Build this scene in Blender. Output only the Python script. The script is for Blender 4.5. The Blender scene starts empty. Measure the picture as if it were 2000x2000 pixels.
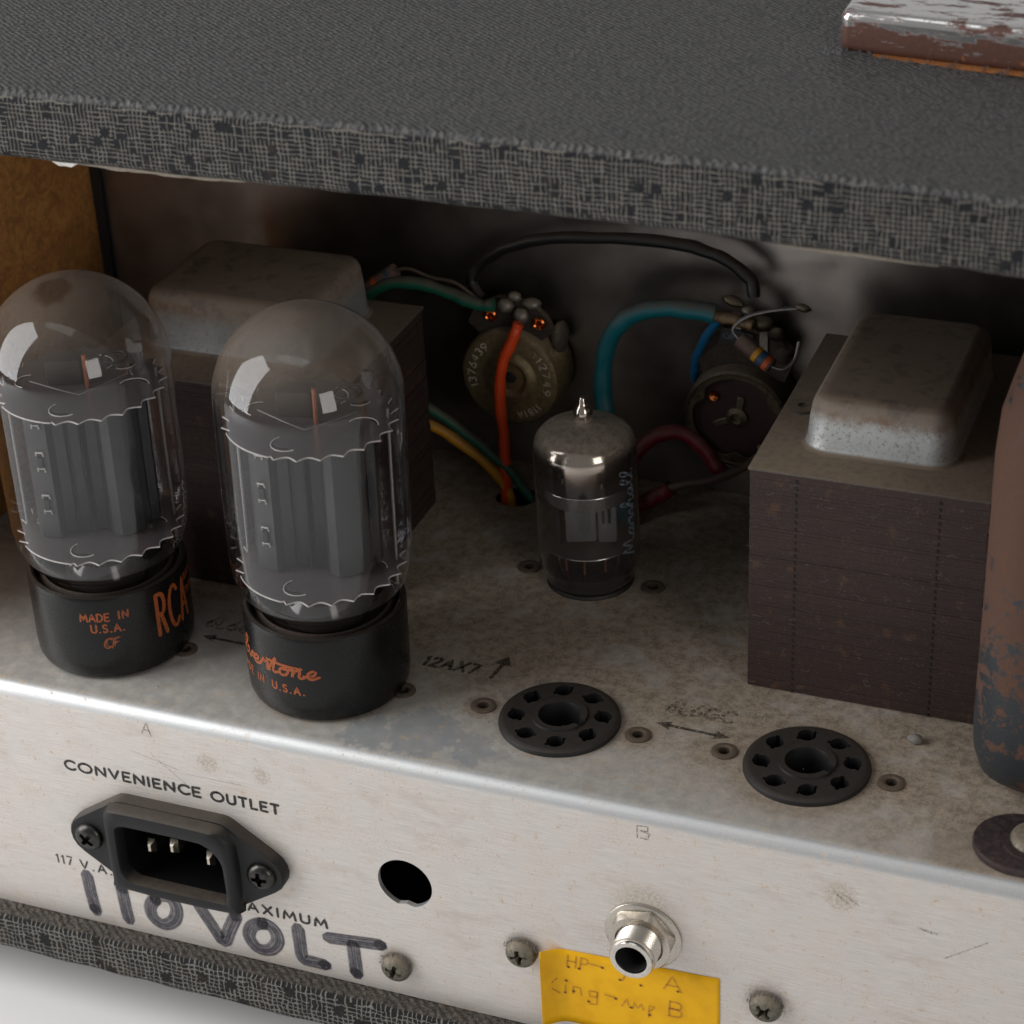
import bpy, bmesh, math, random
from mathutils import Vector, Matrix
random.seed(7)
S = 0.1            # everything below is written in millimetres; one Blender unit is one centimetre
PI = math.pi
scene = bpy.context.scene
C = scene.collection
scene.unit_settings.system = 'METRIC'
scene.unit_settings.scale_length = 0.01

# ------------------------------------------------------------------ camera
cam_d = bpy.data.cameras.new('camera')
cam = bpy.data.objects.new('camera', cam_d); C.objects.link(cam)
right = Vector((0.93209416, 0.35949345, -0.04432755))
up = Vector((-0.14619359, 0.48534186, 0.86201549))
fwd = Vector((-0.33140294, 0.79699921, -0.50493996))
mw = Matrix((right, up, -fwd)).transposed().to_4x4()
mw.translation = Vector((165.898307, -307.291611, 255.709610)) * S
cam.matrix_world = mw
cam_d.sensor_width = 36; cam_d.lens = 77.4
cam_d.clip_start = 1; cam_d.clip_end = 2000
cam_d.dof.use_dof = True
cam_d.dof.focus_distance = 43.5
cam_d.dof.aperture_fstop = 0.30      # f/30 in these centimetre units
scene.camera = cam

# ------------------------------------------------------------------ world, lamps, exposure
world = bpy.data.worlds.new('World'); scene.world = world; world.use_nodes = True
bg = world.node_tree.nodes['Background']
bg.inputs['Color'].default_value = (1.0, 0.985, 0.965, 1); bg.inputs['Strength'].default_value = 0.22

def softbox(name, target, direction, dist, w, h, power, color):
    d = Vector(direction).normalized()
    l = bpy.data.lights.new(name, 'AREA'); l.shape = 'RECTANGLE'
    l.size = w*S; l.size_y = h*S; l.energy = power; l.color = color
    o = bpy.data.objects.new(name, l); C.objects.link(o)
    o.location = (Vector(target) + d*dist)*S
    o.rotation_euler = (-d).to_track_quat('-Z', 'Y').to_euler()
    return o
softbox('softbox_left', (-20, 20, 20), (-0.80, -0.42, 0.42), 760, 470, 760, 70000, (1.0, 0.99, 0.98))
softbox('softbox_right', (40, 20, 0), (0.72, -0.62, 0.34), 1000, 300, 420, 17000, (1.0, 0.94, 0.87))
softbox('softbox_overhead', (0, 60, 120), (-0.05, -0.30, 1.0), 1100, 700, 500, 9000, (1.0, 0.99, 0.97))
scene.view_settings.view_transform = 'Standard'
scene.view_settings.look = 'None'
scene.view_settings.exposure = 0.0
scene.view_settings.gamma = 1.0
scene.cycles.use_denoising = True
scene.cycles.max_bounces = 10; scene.cycles.transparent_max_bounces = 32
scene.cycles.diffuse_bounces = 4; scene.cycles.glossy_bounces = 5
scene.cycles.sample_clamp_indirect = 6.0

# ------------------------------------------------------------------ material helpers
class M:
    def __init__(s, name):
        s.m = bpy.data.materials.new(name); s.m.use_nodes = True
        s.nt = s.m.node_tree; s.nt.nodes.clear()
        s.out = s.nt.nodes.new('ShaderNodeOutputMaterial')
        tc = s.nt.nodes.new('ShaderNodeTexCoord'); s.obj = tc.outputs['Object']; s.uv = tc.outputs['UV']
    def set(s, sock, v):
        if isinstance(v, bpy.types.NodeSocket): s.nt.links.new(v, sock)
        elif isinstance(v, (tuple, list)) and len(v) == 3 and sock.type == 'RGBA': sock.default_value = (*v, 1)
        else: sock.default_value = v
    def math(s, op, a, b=0.0, c=None, clamp=False):
        n = s.nt.nodes.new('ShaderNodeMath'); n.operation = op; n.use_clamp = clamp
        s.set(n.inputs[0], a); s.set(n.inputs[1], b)
        if c is not None: s.set(n.inputs[2], c)
        return n.outputs[0]
    def mul(s, a, b): return s.math('MULTIPLY', a, b)
    def add(s, a, b): return s.math('ADD', a, b)
    def sep(s, v):
        n = s.nt.nodes.new('ShaderNodeSeparateXYZ'); s.set(n.inputs[0], v); return n.outputs
    def comb(s, x, y, z):
        n = s.nt.nodes.new('ShaderNodeCombineXYZ'); s.set(n.inputs[0], x); s.set(n.inputs[1], y); s.set(n.inputs[2], z); return n.outputs[0]
    def scale(s, v, sc, off=(0, 0, 0)):
        n = s.nt.nodes.new('ShaderNodeMapping'); s.set(n.inputs[0], v)
        n.inputs['Scale'].default_value = sc; n.inputs['Location'].default_value = off; return n.outputs[0]
    def noise(s, sc, detail=4, rough=0.55, vec=None, dist=0.0, color=False):
        n = s.nt.nodes.new('ShaderNodeTexNoise'); s.set(n.inputs['Vector'], vec if vec is not None else s.obj)
        n.inputs['Scale'].default_value = sc; n.inputs['Detail'].default_value = detail
        n.inputs['Roughness'].default_value = rough; n.inputs['Distortion'].default_value = dist
        return n.outputs['Color'] if color else n.outputs['Fac']
    def voro(s, sc, vec=None, feature='F1'):
        n = s.nt.nodes.new('ShaderNodeTexVoronoi'); n.feature = feature
        s.set(n.inputs['Vector'], vec if vec is not None else s.obj); n.inputs['Scale'].default_value = sc
        return n.outputs['Distance']
    def white(s, x, y, z=0.0):
        n = s.nt.nodes.new('ShaderNodeTexWhiteNoise'); n.noise_dimensions = '3D'; s.set(n.inputs['Vector'], s.comb(x, y, z)); return n.outputs['Value']
    def step(s, v, lo, hi, a=0.0, b=1.0):
        n = s.nt.nodes.new('ShaderNodeMapRange'); n.interpolation_type = 'SMOOTHSTEP'
        s.set(n.inputs['Value'], v)
        n.inputs['From Min'].default_value = lo; n.inputs['From Max'].default_value = hi
        n.inputs['To Min'].default_value = a; n.inputs['To Max'].default_value = b
        return n.outputs[0]
    def mix(s, f, a, b, mode='MIX'):
        n = s.nt.nodes.new('ShaderNodeMix'); n.data_type = 'RGBA'; n.blend_type = mode
        s.set(n.inputs[0], f); s.set(n.inputs[6], a); s.set(n.inputs[7], b); return n.outputs[2]
    def mixf(s, f, a, b):
        n = s.nt.nodes.new('ShaderNodeMix'); n.data_type = 'FLOAT'
        s.set(n.inputs[0], f); s.set(n.inputs[2], a); s.set(n.inputs[3], b); return n.outputs[0]
    def dist(s, p):
        n = s.nt.nodes.new('ShaderNodeVectorMath'); n.operation = 'DISTANCE'; s.set(n.inputs[0], s.obj); n.inputs[1].default_value = p; return n.outputs['Value']
    def fres(s, k=1.7, base=0.045):
        g = s.nt.nodes.new('ShaderNodeNewGeometry'); n = s.nt.nodes.new('ShaderNodeVectorMath'); n.operation = 'DOT_PRODUCT'
        s.nt.links.new(g.outputs['Normal'], n.inputs[0]); s.nt.links.new(g.outputs['Incoming'], n.inputs[1])
        c = s.math('ABSOLUTE', n.outputs['Value']); p = s.math('POWER', s.math('SUBTRACT', 1.0, c), 5.0)
        return s.math('MINIMUM', s.mul(s.add(base, s.mul(p, 1-base)), k), 1.0)
    def nz(s):
        g = s.nt.nodes.new('ShaderNodeNewGeometry'); return s.sep(g.outputs['Normal'])[2]
    def bump(s, h, strength=0.3, d=0.02, normal=None):
        n = s.nt.nodes.new('ShaderNodeBump'); n.inputs['Strength'].default_value = strength; n.inputs['Distance'].default_value = d
        s.set(n.inputs['Height'], h)
        if normal is not None: s.set(n.inputs['Normal'], normal)
        return n.outputs[0]
    def bsdf(s, color, rough=0.5, metal=0.0, normal=None, spec=0.5, coat=0.0, alpha=None):
        n = s.nt.nodes.new('ShaderNodeBsdfPrincipled')
        s.set(n.inputs['Base Color'], color); s.set(n.inputs['Roughness'], rough); s.set(n.inputs['Metallic'], metal)
        s.set(n.inputs['Specular IOR Level'], spec); s.set(n.inputs['Coat Weight'], coat)
        if normal is not None: s.set(n.inputs['Normal'], normal)
        if alpha is not None: s.set(n.inputs['Alpha'], alpha)
        return n.outputs[0]
    def shmix(s, f, a, b):
        n = s.nt.nodes.new('ShaderNodeMixShader'); s.set(n.inputs[0], f); s.set(n.inputs[1], a); s.set(n.inputs[2], b); return n.outputs[0]
    def done(s, sh):
        s.nt.links.new(sh, s.out.inputs['Surface']); return s.m

DUST = (0.24, 0.185, 0.135)
def simple(name, color, rough=0.5, metal=0.0, dust=0.0, grain=0.15, gscale=12, bumps=0.0, bscale=40, dustlo=0.2, spec=0.5):
    m = M(name)
    n = m.noise(gscale, 6, 0.65)
    col = m.mix(m.mul(m.step(n, 0.3, 0.75), grain*3), color, tuple(c*0.45 for c in color))
    r = m.mixf(n, rough*0.8, min(1, rough*1.2)); met = metal
    if dust > 0:
        d = m.mul(m.step(m.nz(), dustlo, 0.9), m.step(m.noise(7, 5, 0.7), 0.25, 0.6, dust*0.55, dust))
        speck = m.noise(160, 2, 0.6)
        dc = m.mix(speck, tuple(c*0.7 for c in DUST), tuple(c*1.25 for c in DUST))
        col = m.mix(d, col, dc); r = m.mixf(d, r, 0.95)
        met = m.mul(m.math('SUBTRACT', 1.0, d), metal)
    nrm = m.bump(m.noise(bscale, 5, 0.6), bumps, 0.02) if bumps else None
    return m.done(m.bsdf(col, r, met, nrm, spec))

# galvanised chassis: brushed front, dust that has settled on the flat top
def mat_chassis():
    m = M('galvanised_sheet')
    x, y, z = m.sep(m.obj)
    nz = m.nz(); top = m.step(nz, 0.75, 0.97)
    brush = m.noise(1.0, 7, 0.75, m.scale(m.obj, (1.4, 1.4, 48)))
    brush2 = m.noise(1.0, 4, 0.6, m.scale(m.obj, (0.6, 1, 22)))
    cloud = m.noise(0.9, 5, 0.6); cloud2 = m.noise(3.2, 6, 0.65)
    front = m.mix(m.step(brush, 0.25, 0.75), (0.54, 0.505, 0.478), (0.80, 0.765, 0.738))
    front = m.mix(m.mul(m.step(brush2, 0.4, 0.7), 0.35), front, (0.64, 0.615, 0.60))
    front = m.mix(m.mul(m.step(cloud, 0.45, 0.7), 0.3), front, (0.69, 0.62, 0.54))
    zinc = m.mix(m.step(cloud2, 0.35, 0.7), (0.50, 0.495, 0.48), (0.66, 0.64, 0.605))
    bl = None
    for (px, py, r) in ((1.2, 1.1, 1.25), (0.2, .8, .8), (2.4, .9, .7)):
        k = m.step(m.add(m.dist((px, py, 0)), m.mul(m.math('SUBTRACT', m.noise(3.0, 6, 0.7), 0.5), 2.2)), r*0.55, r*.75, 1.0, 0.0)
        bl = k if bl is None else m.math('MAXIMUM', bl, k)
    zinc = m.mix(m.mul(bl, 0.55), zinc, (0.30, 0.35, 0.41))
    col = m.mix(top, front, zinc)
    # rust specks and yellow-brown stains
    sp = m.step(m.noise(4.5, 6, 0.8, m.scale(m.obj, (1, 1, 1), (7, 2, 5))), 0.575, 0.66)
    sp2 = m.mul(m.step(m.noise(24, 4, 0.75), 0.56, 0.64), m.step(m.noise(1.6, 2, 0.5, m.scale(m.obj, (1, 1, 1), (1, 8, 3))), 0.45, 0.6))
    rust = m.mix(m.noise(22, 3), (0.40, 0.22, 0.08), (0.60, 0.45, 0.24))
    rf = m.math('MINIMUM', m.add(m.mul(sp, 0.72), m.mul(sp2, 0.85)), 1.0)
    # rust blooms where steel parts meet the sheet
    ring = None
    for (px, py, r) in ((8.652, 2.29, 1.75), (3.653, 2.29, 1.42), (10.7, 2.29, .6), (6.9, 2.29, .6), (5.28, 2.29, .45), (2.0, 2.29, .45), (12.6, .9, 1.5), (-1.35, 2.29, 1.9)):
        d = m.dist((px, py, 0)); wob = m.mul(m.math('SUBTRACT', m.noise(6, 5, 0.7), 0.5), 0.55)
        k = m.step(m.add(d, wob), r*0.72, r, 1.0, 0.0)
        ring = k if ring is None else m.math('MAXIMUM', ring, k)
    ring = m.mul(m.mul(ring, top), 0.6)
    col = m.mix(ring, col, m.mix(m.noise(14, 4), (0.12, 0.07, 0.035), (0.26, 0.17, 0.10)))
    col = m.mix(rf, col, rust)
    # three screws and the jack have bled rust on the front
    fr = None
    for (px, pz, r) in ((0.75, -5.15, .5), (3.55, -4.0, .5), (8.55, -3.95, .62), (6.12, -2.3, .75), (9.9, -1.0, .42), (-3.1, -.95, .30), (-1.9, -1.0, .26)):
        d = m.dist((px, 0, pz)); wob = m.mul(m.math('SUBTRACT', m.noise(9, 5, 0.75), 0.5), 0.7)
        k = m.step(m.add(d, wob), r*0.4, r, 1.0, 0.0)
        fr = k if fr is None else m.math('MAXIMUM', fr, k)
    fr = m.mul(m.mul(m.mul(fr, m.step(m.noise(16, 6, .8), .38, .62)), m.math('SUBTRACT', 1.0, top)), 0.70)
    col = m.mix(fr, col, (0.30, 0.23, 0.15))
    # dust: thin at the open front edge, thick towards the back of the box
    wob = m.mul(m.math('SUBTRACT', m.noise(0.8, 5, 0.6), 0.5), 3.2)
    far = m.step(m.add(m.add(y, m.mul(x, 0.20)), wob), 0.6, 4.4, 0.10, 0.98)
    fluff = m.noise(15, 7, 0.8, dist=1.6)
    dust = m.mul(m.mul(far, top), m.step(fluff, 0.22, 0.5, 0.55, 1.0))
    dust = m.mul(dust, m.step(m.noise(1.3, 3, 0.5, m.scale(m.obj, (1, 1, 1), (4, 4, 1))), 0.33, 0.5, 0.72, 1.0))
    clot = m.step(m.add(m.mul(m.noise(4, 6, 0.8), .6), m.mul(m.noise(17, 5, .8, dist=1.0), .4)), 0.42, 0.60)
    dc = m.mix(clot, (0.36, 0.292, 0.222), (0.165, 0.127, 0.092))
    dc = m.mix(m.step(m.noise(60, 3, 0.7), 0.52, 0.66), dc, m.mix(0.4, dc, (0.42, 0.35, 0.28)))
    col = m.mix(dust, col, dc)
    sc1 = m.mul(m.step(m.noise(1.0, 2, 0.5, m.scale(m.obj, (1.2, 1, 26), (3, 0, 0)), dist=.6), 0.685, 0.70), 0.35)
    gr = m.mul(m.step(m.noise(1.1, 6, 0.7, m.scale(m.obj, (.7, 1, 1.6), (5, 5, 5))), 0.52, 0.72), m.math('SUBTRACT', 1.0, top))
    col = m.mix(m.mul(gr, 0.45), col, (0.50, 0.43, 0.36)); col = m.mix(m.mul(sc1, m.math('SUBTRACT', 1.0, top)), col, (0.86, 0.85, 0.83))
    allr = m.math('MAXIMUM', m.math('MAXIMUM', dust, rf), m.math('MAXIMUM', ring, fr))
    bend = m.mul(m.mul(m.step(nz, 0.12, 0.40), m.step(nz, 0.90, 0.985, 1.0, 0.0)), m.math('SUBTRACT', 1.0, m.mul(rf, .8)))
    col = m.mix(m.mul(bend, .85), col, m.mix(m.noise(30, 4, .7), (0.47, 0.49, 0.51), (0.68, 0.70, 0.72)))  # cool tint along the bend, putting part of its highlight into the colour
    rough = m.mixf(allr, m.mixf(top, m.mixf(brush, 0.42, 0.56), 0.42), 0.92)
    metal = m.mul(m.math('SUBTRACT', 1.0, allr), m.mixf(top, 0.60, 0.42))
    rough = m.mixf(bend, rough, m.mixf(m.noise(50, 3), .38, .54)); metal = m.mixf(bend, metal, 0.80)
    h = m.add(m.mul(brush, m.math('SUBTRACT', 1.0, top)), m.mul(m.add(m.mul(fluff, dust), m.mul(m.noise(60, 3), 0.3)), top))
    return m.done(m.bsdf(col, rough, metal, m.bump(h, 0.25, 0.012)))

def mat_tolex(name, pitch, thread, dark, keep, top_grey, wear=0.0, warp=1.2, lw=.11, nlo=.35, nhi=.85):
    m = M(name)
    x, y, z = m.sep(m.obj)
    u0 = m.mul(x, 10/pitch); v0 = m.mul(m.math('SUBTRACT', z, y), 10/pitch)
    wc = m.sep(m.noise(2.5, 3, 0.6, color=True))
    wd = m.sep(m.noise(9, 2, 0.6, color=True))
    u = m.add(m.add(u0, m.mul(wc[0], warp)), m.mul(wd[0], warp*.35)); v = m.add(m.add(v0, m.mul(wc[1], warp)), m.mul(wd[1], warp*.35))
    fu = m.math('FRACT', u); fv = m.math('FRACT', v); iu = m.math('FLOOR', u); iv = m.math('FLOOR', v)
    iv3 = m.math('FLOOR', m.math('DIVIDE', v, 3.0)); iu3 = m.math('FLOOR', m.math('DIVIDE', u, 3.0))
    a = m.math('ABSOLUTE', m.math('SUBTRACT', fu, 0.5)); b = m.math('ABSOLUTE', m.math('SUBTRACT', fv, 0.5))
    wv_ = m.mixf(m.white(iu, iv3, 7.0), lw*.7, lw*1.3)
    lu = m.mul(m.step(a, 0.0, wv_, 1.0, 0.0) if False else m.math('LESS_THAN', a, wv_), m.math('GREATER_THAN', m.white(iu, iv3), keep))
    lv = m.mul(m.math('LESS_THAN', b, wv_), m.math('GREATER_THAN', m.white(iu3, iv, 5.0), keep))
    blk = m.math('GREATER_THAN', m.white(m.math('FLOOR', m.math('DIVIDE', u, 2.0)), m.math('FLOOR', m.math('DIVIDE', v, 2.0)), 9.0), 0.045)
    line = m.mul(m.math('MAXIMUM', lu, lv), blk)
    nzv = m.step(m.nz(), nlo, nhi)
    tn = m.mix(m.noise(30, 3), tuple(c*0.55 for c in thread), tuple(c*1.35 for c in thread))
    cell = m.white(iu, iv, 2.0)
    dk = m.mix(cell, dark, tuple(c*1.7 for c in dark))
    col = m.mix(line, dk, tn)
    worn = m.mul(m.step(m.noise(3.2, 5, 0.7), 0.55, 0.72), 0.5+wear)
    col = m.mix(m.mul(worn, 0.5), col, (0.10, 0.065, 0.04))
    # the upward face is rubbed and dusty: thread relief is bumped and also shaded into the colour
    spk = m.noise(55, 3, 0.7)
    tg = m.mix(m.noise(1.2, 3), tuple(c*0.85 for c in top_grey), tuple(c*1.12 for c in top_grey))
    tg = m.mix(m.mul(m.step(spk, 0.57, 0.7), 0.45), tg, (0.13, 0.09, 0.07))
    tg = m.mix(m.mul(line, 0.30), tg, (0.11, 0.105, 0.10))
    tg = m.mix(m.mul(m.step(cell, 0.6, 0.9), 0.5), tg, (0.035, 0.037, 0.042))
    col = m.mix(nzv, col, tg)
    wn = m.noise(1.0, 4, 0.7, m.comb(m.mul(u, .75), m.mul(v, 1.5), 0.0)); peb = m.voro(1.0, m.comb(m.mul(u, .80), m.mul(v, 1.05), 0.0)); weave0 = m.add(m.mul(m.math('SINE', m.mul(m.add(u, m.mul(v, .5)), PI)), m.math('SINE', m.mul(v, 1.8*PI))), m.mul(m.math('SUBTRACT', wn, .5), 3.2))
    weave = m.add(m.mul(weave0, .75), m.add(m.mul(peb, -2.0), .9))
    tg2 = m.mix(m.step(weave, -1.1, 1.1), tuple(c*.38 for c in top_grey), (top_grey[0]*1.75, top_grey[1]*1.66, top_grey[2]*1.58))
    col = m.mix(m.mul(nzv, 0.75), col, tg2)
    h = m.add(m.mul(m.mul(line, 0.9), m.math('SUBTRACT', 1.0, nzv)), m.add(m.mul(m.mul(weave, .8), nzv), m.mul(spk, 0.25)))
    return m.done(m.bsdf(col, m.mixf(nzv, 0.80, 0.55), 0.0, m.bump(h, 1.0, 0.045), m.mixf(nzv, 0.22, 0.5)))

def mat_glass(name, dome_lo, dome_hi, dust_top, veil, wipes=(), tint=(0.93, 0.93, 0.94)):
    m = M(name)
    f = m.fres(1.25)
    tr = m.nt.nodes.new('ShaderNodeBsdfTransparent'); tr.inputs[0].default_value = (*tint, 1)
    gl = m.nt.nodes.new('ShaderNodeBsdfGlossy'); gl.inputs['Roughness'].default_value = 0.035; gl.inputs[0].default_value = (0.95, 0.97, 1, 1)
    sh = m.shmix(f, tr.outputs[0], gl.outputs[0])
    z = m.sep(m.obj)[2]
    fac = m.mul(m.step(z, dome_lo, dome_hi), m.step(m.noise(2.2, 6, 0.7), 0.25, 0.65, dust_top*0.75, dust_top))
    for (p, r) in wipes:
        w = m.step(m.add(m.dist(p), m.mul(m.noise(4, 3), 0.25)), r, r+0.16)
        fac = m.mul(fac, m.mixf(w, 0.25, 1.0))
    low = m.mul(m.step(m.noise(40, 3, 0.8), 0.62, 0.72), 0.10)
    fac = m.math('MAXIMUM', fac, m.add(low, 0.004))
    du = m.bsdf((0.27, 0.222, 0.180), 0.95)
    return m.done(m.shmix(fac, sh, du))

def mat_ink(name, color, holes=0.35, hs=45, alpha=1.0, rough=0.5):
    m = M(name)
    k = m.step(m.noise(hs, 5, 0.75), holes, holes+0.10, 0.0, alpha)
    return m.done(m.bsdf(color, rough, alpha=k))

def mat_marker():
    m = M('felt_marker_ink')
    u, v, _ = m.sep(m.uv)
    st = m.noise(1.0, 5, 0.75, m.comb(m.mul(u, 0.22), m.mul(v, 15.0), 0.0))
    cl = m.noise(7, 3, 0.6)
    a = m.step(m.add(m.mul(st, 0.85), m.mul(cl, 0.15)), 0.40, 0.58, 0.26, 0.94)
    scr = m.step(m.noise(1.0, 3, 0.7, m.scale(m.obj, (40, 1, 4))), 0.30, 0.36)
    a = m.mul(a, m.mixf(scr, 0.65, 1.0))
    edge = m.step(m.math('ABSOLUTE', m.math('SUBTRACT', v, 0.5)), 0.40, 0.50, 1.0, 0.45)
    return m.done(m.bsdf((0.046, 0.044, 0.064), 0.42, alpha=m.mul(a, edge)))

def mat_mica():
    m = M('mica_sheet')
    tr = m.nt.nodes.new('ShaderNodeBsdfTransparent'); tr.inputs[0].default_value = (0.80, 0.76, 0.74, 1)
    b = m.bsdf(m.mix(m.noise(6, 4), (0.085, 0.072, 0.075), (0.15, 0.130, 0.135)), 0.28, 0.25, m.bump(m.noise(9, 4), 0.15, 0.02))
    return m.done(m.shmix(0.72, tr.outputs[0], b))

def mat_getter():
    m = M('getter_glass')
    z = m.sep(m.obj)[2]
    f = m.fres(2.1)
    tr = m.nt.nodes.new('ShaderNodeBsdfTransparent'); tr.inputs[0].default_value = (0.86, 0.85, 0.86, 1)
    gl = m.nt.nodes.new('ShaderNodeBsdfGlossy'); gl.inputs['Roughness'].default_value = 0.05
    sh = m.shmix(f, tr.outputs[0], gl.outputs[0])
    mir = m.bsdf(m.mix(m.step(z, 2.9, 3.4), (0.15, 0.10, 0.08), (0.48, 0.425, 0.375)), 0.13, 1.0)
    k = m.step(m.add(z, m.mul(m.math('SUBTRACT', m.noise(2.5, 4), 0.5), 0.30)), 2.60, 3.32)
    sh = m.shmix(k, sh, mir)
    d = m.mul(m.step(z, 3.25, 3.72), m.step(m.noise(7, 5, 0.75), 0.3, 0.65, 0.55, 0.95))
    d = m.math('MAXIMUM', m.mul(d, m.step(z, 3.92, 4.02, 1.0, 0.1)), 0.045)
    du = m.bsdf(m.mix(m.noise(120, 2), (0.20, 0.165, 0.13), (0.34, 0.29, 0.24)), 0.95)
    return m.done(m.shmix(d, sh, du))

def mat_rusty(name, paint, rust, lo, hi, metal=0.0, sc=6, rough=0.5):
    m = M(name)
    k = m.step(m.add(m.mul(m.noise(sc, 7, 0.75), 0.75), m.mul(m.noise(sc*5, 4, 0.7), 0.25)), lo, hi)
    rc = m.mix(m.noise(sc*4, 5), rust, tuple(c*0.5 for c in rust))
    col = m.mix(k, paint, rc)
    return m.done(m.bsdf(col, m.mixf(k, rough, 0.9), m.mul(m.math('SUBTRACT', 1.0, k), metal), m.bump(m.noise(sc*8, 5), 0.35, 0.02)))

def mat_lamination():
    m = M('rusted_lamination_steel')
    x, y, z = m.sep(m.obj)
    row = m.white(m.math('FLOOR', m.mul(z, 12)), 3.0)
    n = m.noise(1.0, 5, 0.7, m.scale(m.obj, (3, 3, 25)))
    col = m.mix(n, (0.050, 0.029, 0.025), (0.017, 0.0105, 0.0095))
    col = m.mix(m.mul(row, 0.30), col, (0.060, 0.037, 0.034))
    lint = m.mul(m.step(m.noise(12, 7, 0.85, dist=2.5), 0.56, 0.62), 0.40)
    col = m.mix(lint, col, (0.22, 0.18, 0.16))
    col = m.mix(m.mul(m.step(m.noise(3, 5), 0.58, 0.7), 0.4), col, (0.13, 0.065, 0.03))
    return m.done(m.bsdf(col, 0.62, 0.25, m.bump(n, 0.3, 0.01)))

def mat_bell(name, zlo, zhi, zk=1.0):
    m = M(name)
    z = m.sep(m.obj)[2]; nz = m.nz()
    spk = m.noise(13, 6, 0.8)
    h = m.step(m.add(z, m.mul(m.math('SUBTRACT', m.noise(4, 5, 0.7), 0.5), 0.45)), zlo, zhi)
    thick = m.math('MAXIMUM', m.step(nz, 0.45, 0.85), m.mul(h, 0.9))
    speck = m.mul(m.step(spk, 0.535, 0.60), m.mixf(h, 0.70, 1.0))
    d = m.math('MAXIMUM', thick, speck)
    zinc = m.mix(m.noise(3, 4), (0.42*zk, 0.45*zk, 0.46*zk), (0.58*zk, 0.60*zk, 0.60*zk))
    dc = m.mix(m.noise(130, 2), (0.17, 0.130, 0.098), (0.29, 0.225, 0.170))
    dc = m.mix(m.mul(m.step(m.noise(2.2, 4, 0.7), 0.5, 0.66), 0.55), dc, (0.11, 0.080, 0.065))
    rl = m.mul(m.step(m.math('ABSOLUTE', m.math('SUBTRACT', m.add(z, m.mul(m.noise(3, 4), .3)), zhi)), 0.0, .22, 1.0, 0.0), m.step(m.noise(2.5, 5, .7), .42, .6))
    dc = m.mix(m.mul(rl, .8), dc, (0.17, 0.075, 0.028))
    col = m.mix(d, zinc, dc)
    return m.done(m.bsdf(col, m.mixf(d, 0.45, 0.95), m.mul(m.math('SUBTRACT', 1.0, d), 0.45), m.bump(spk, 0.4, 0.015)))

def mat_wire(name, color, dust=0.85):
    m = M(name)
    d = m.mul(m.step(m.nz(), 0.05, 0.75), m.step(m.noise(6, 5, 0.75), 0.3, 0.6, dust*0.5, dust))
    k = m.mul(m.step(m.noise(30, 4, 0.8), 0.6, 0.7), 0.35)
    d = m.math('MAXIMUM', d, k)
    col = m.mix(d, color, m.mix(m.noise(90, 2), (0.085, 0.062, 0.045), (0.17, 0.13, 0.10)))
    return m.done(m.bsdf(col, m.mixf(d, 0.38, 0.95), 0.0, m.bump(m.noise(40, 4), 0.2, 0.01)))

def mat_backsheet():
    m = M('dull_panel_steel')
    n = m.noise(0.7, 3, 0.5); g = m.noise(60, 3, 0.7)
    col = m.mix(m.step(n, 0.35, 0.65), (0.25, 0.225, 0.21), (0.37, 0.335, 0.315))
    sp = m.step(m.noise(26, 4, 0.8), 0.70, 0.74)
    col = m.mix(m.mul(sp, 0.7), col, (0.40, 0.33, 0.26))
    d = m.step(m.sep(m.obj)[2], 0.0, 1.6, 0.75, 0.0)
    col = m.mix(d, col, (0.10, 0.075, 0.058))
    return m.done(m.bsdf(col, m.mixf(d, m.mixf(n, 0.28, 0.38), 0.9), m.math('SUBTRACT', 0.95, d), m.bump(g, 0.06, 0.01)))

def mat_fibre():
    m = M('brown_fibreboard')
    n = m.noise(2.2, 7, 0.8, dist=1.2); f = m.noise(1, 6, 0.8, m.scale(m.obj, (8, 26, 8)), dist=1.5)
    col = m.mix(m.step(n, 0.35, 0.65), (0.76, 0.35, 0.095), (0.42, 0.18, 0.055))
    col = m.mix(m.mul(m.step(f, 0.52, 0.64), 0.7), col, (0.14, 0.060, 0.028))
    col = m.mix(m.mul(m.step(m.noise(50, 3), 0.6, 0.7), 0.4), col, (0.42, 0.24, 0.11))
    return m.done(m.bsdf(col, 0.7, 0.0, m.bump(f, 0.5, 0.02)))

def mat_table():
    m = M('white_studio_table')
    return m.done(m.bsdf(m.mix(m.noise(0.4, 3), (0.80, 0.80, 0.80), (0.83, 0.83, 0.83)), 0.75, spec=0.2))

MT = {}
MT['chassis'] = mat_chassis()
MT['lid'] = mat_tolex('speckled_weave_covering', 0.80, (0.165, 0.155, 0.137), (0.0095, 0.0105, 0.0125), 0.18, (0.090, 0.092, 0.096))
MT['strip'] = mat_tolex('cracked_weave_covering', 1.15, (0.175, 0.170, 0.155), (0.010, 0.010, 0.010), 0.05, (0.055, 0.044, 0.035), 0.35, 1.7, .115, .75, .98)
MT['glass_a'] = mat_glass('dusty_envelope_glass', 6.5, 8.35, 0.35, 0.035, (((-0.05, -0.35, 8.0), 0.52), ((0.15, -0.55, 7.55), 0.30)))
MT['glass_b'] = mat_glass('dusty_tube_glass', 6.4, 8.2, 0.41, 0.035, (((-1.15, -0.55, 7.55), 0.16),))
MT['getter'] = mat_getter()
MT['bakelite'] = simple('black_bakelite', (0.006, 0.006, 0.0063), 0.27, 0, 0.10, 0.1, 20, 0.05, 60, 0.6, 0.32)
MT['cement'] = simple('brown_base_cement', (0.050, 0.032, 0.022), 0.8, 0, 0.0, 0.3, 20, 0.5, 30)
MT['anode'] = simple('carbonised_anode_metal', (0.040, 0.041, 0.043), 0.38, 0.15, 0, 0.16, 5, 0.05, 60, spec=0.4)
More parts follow.
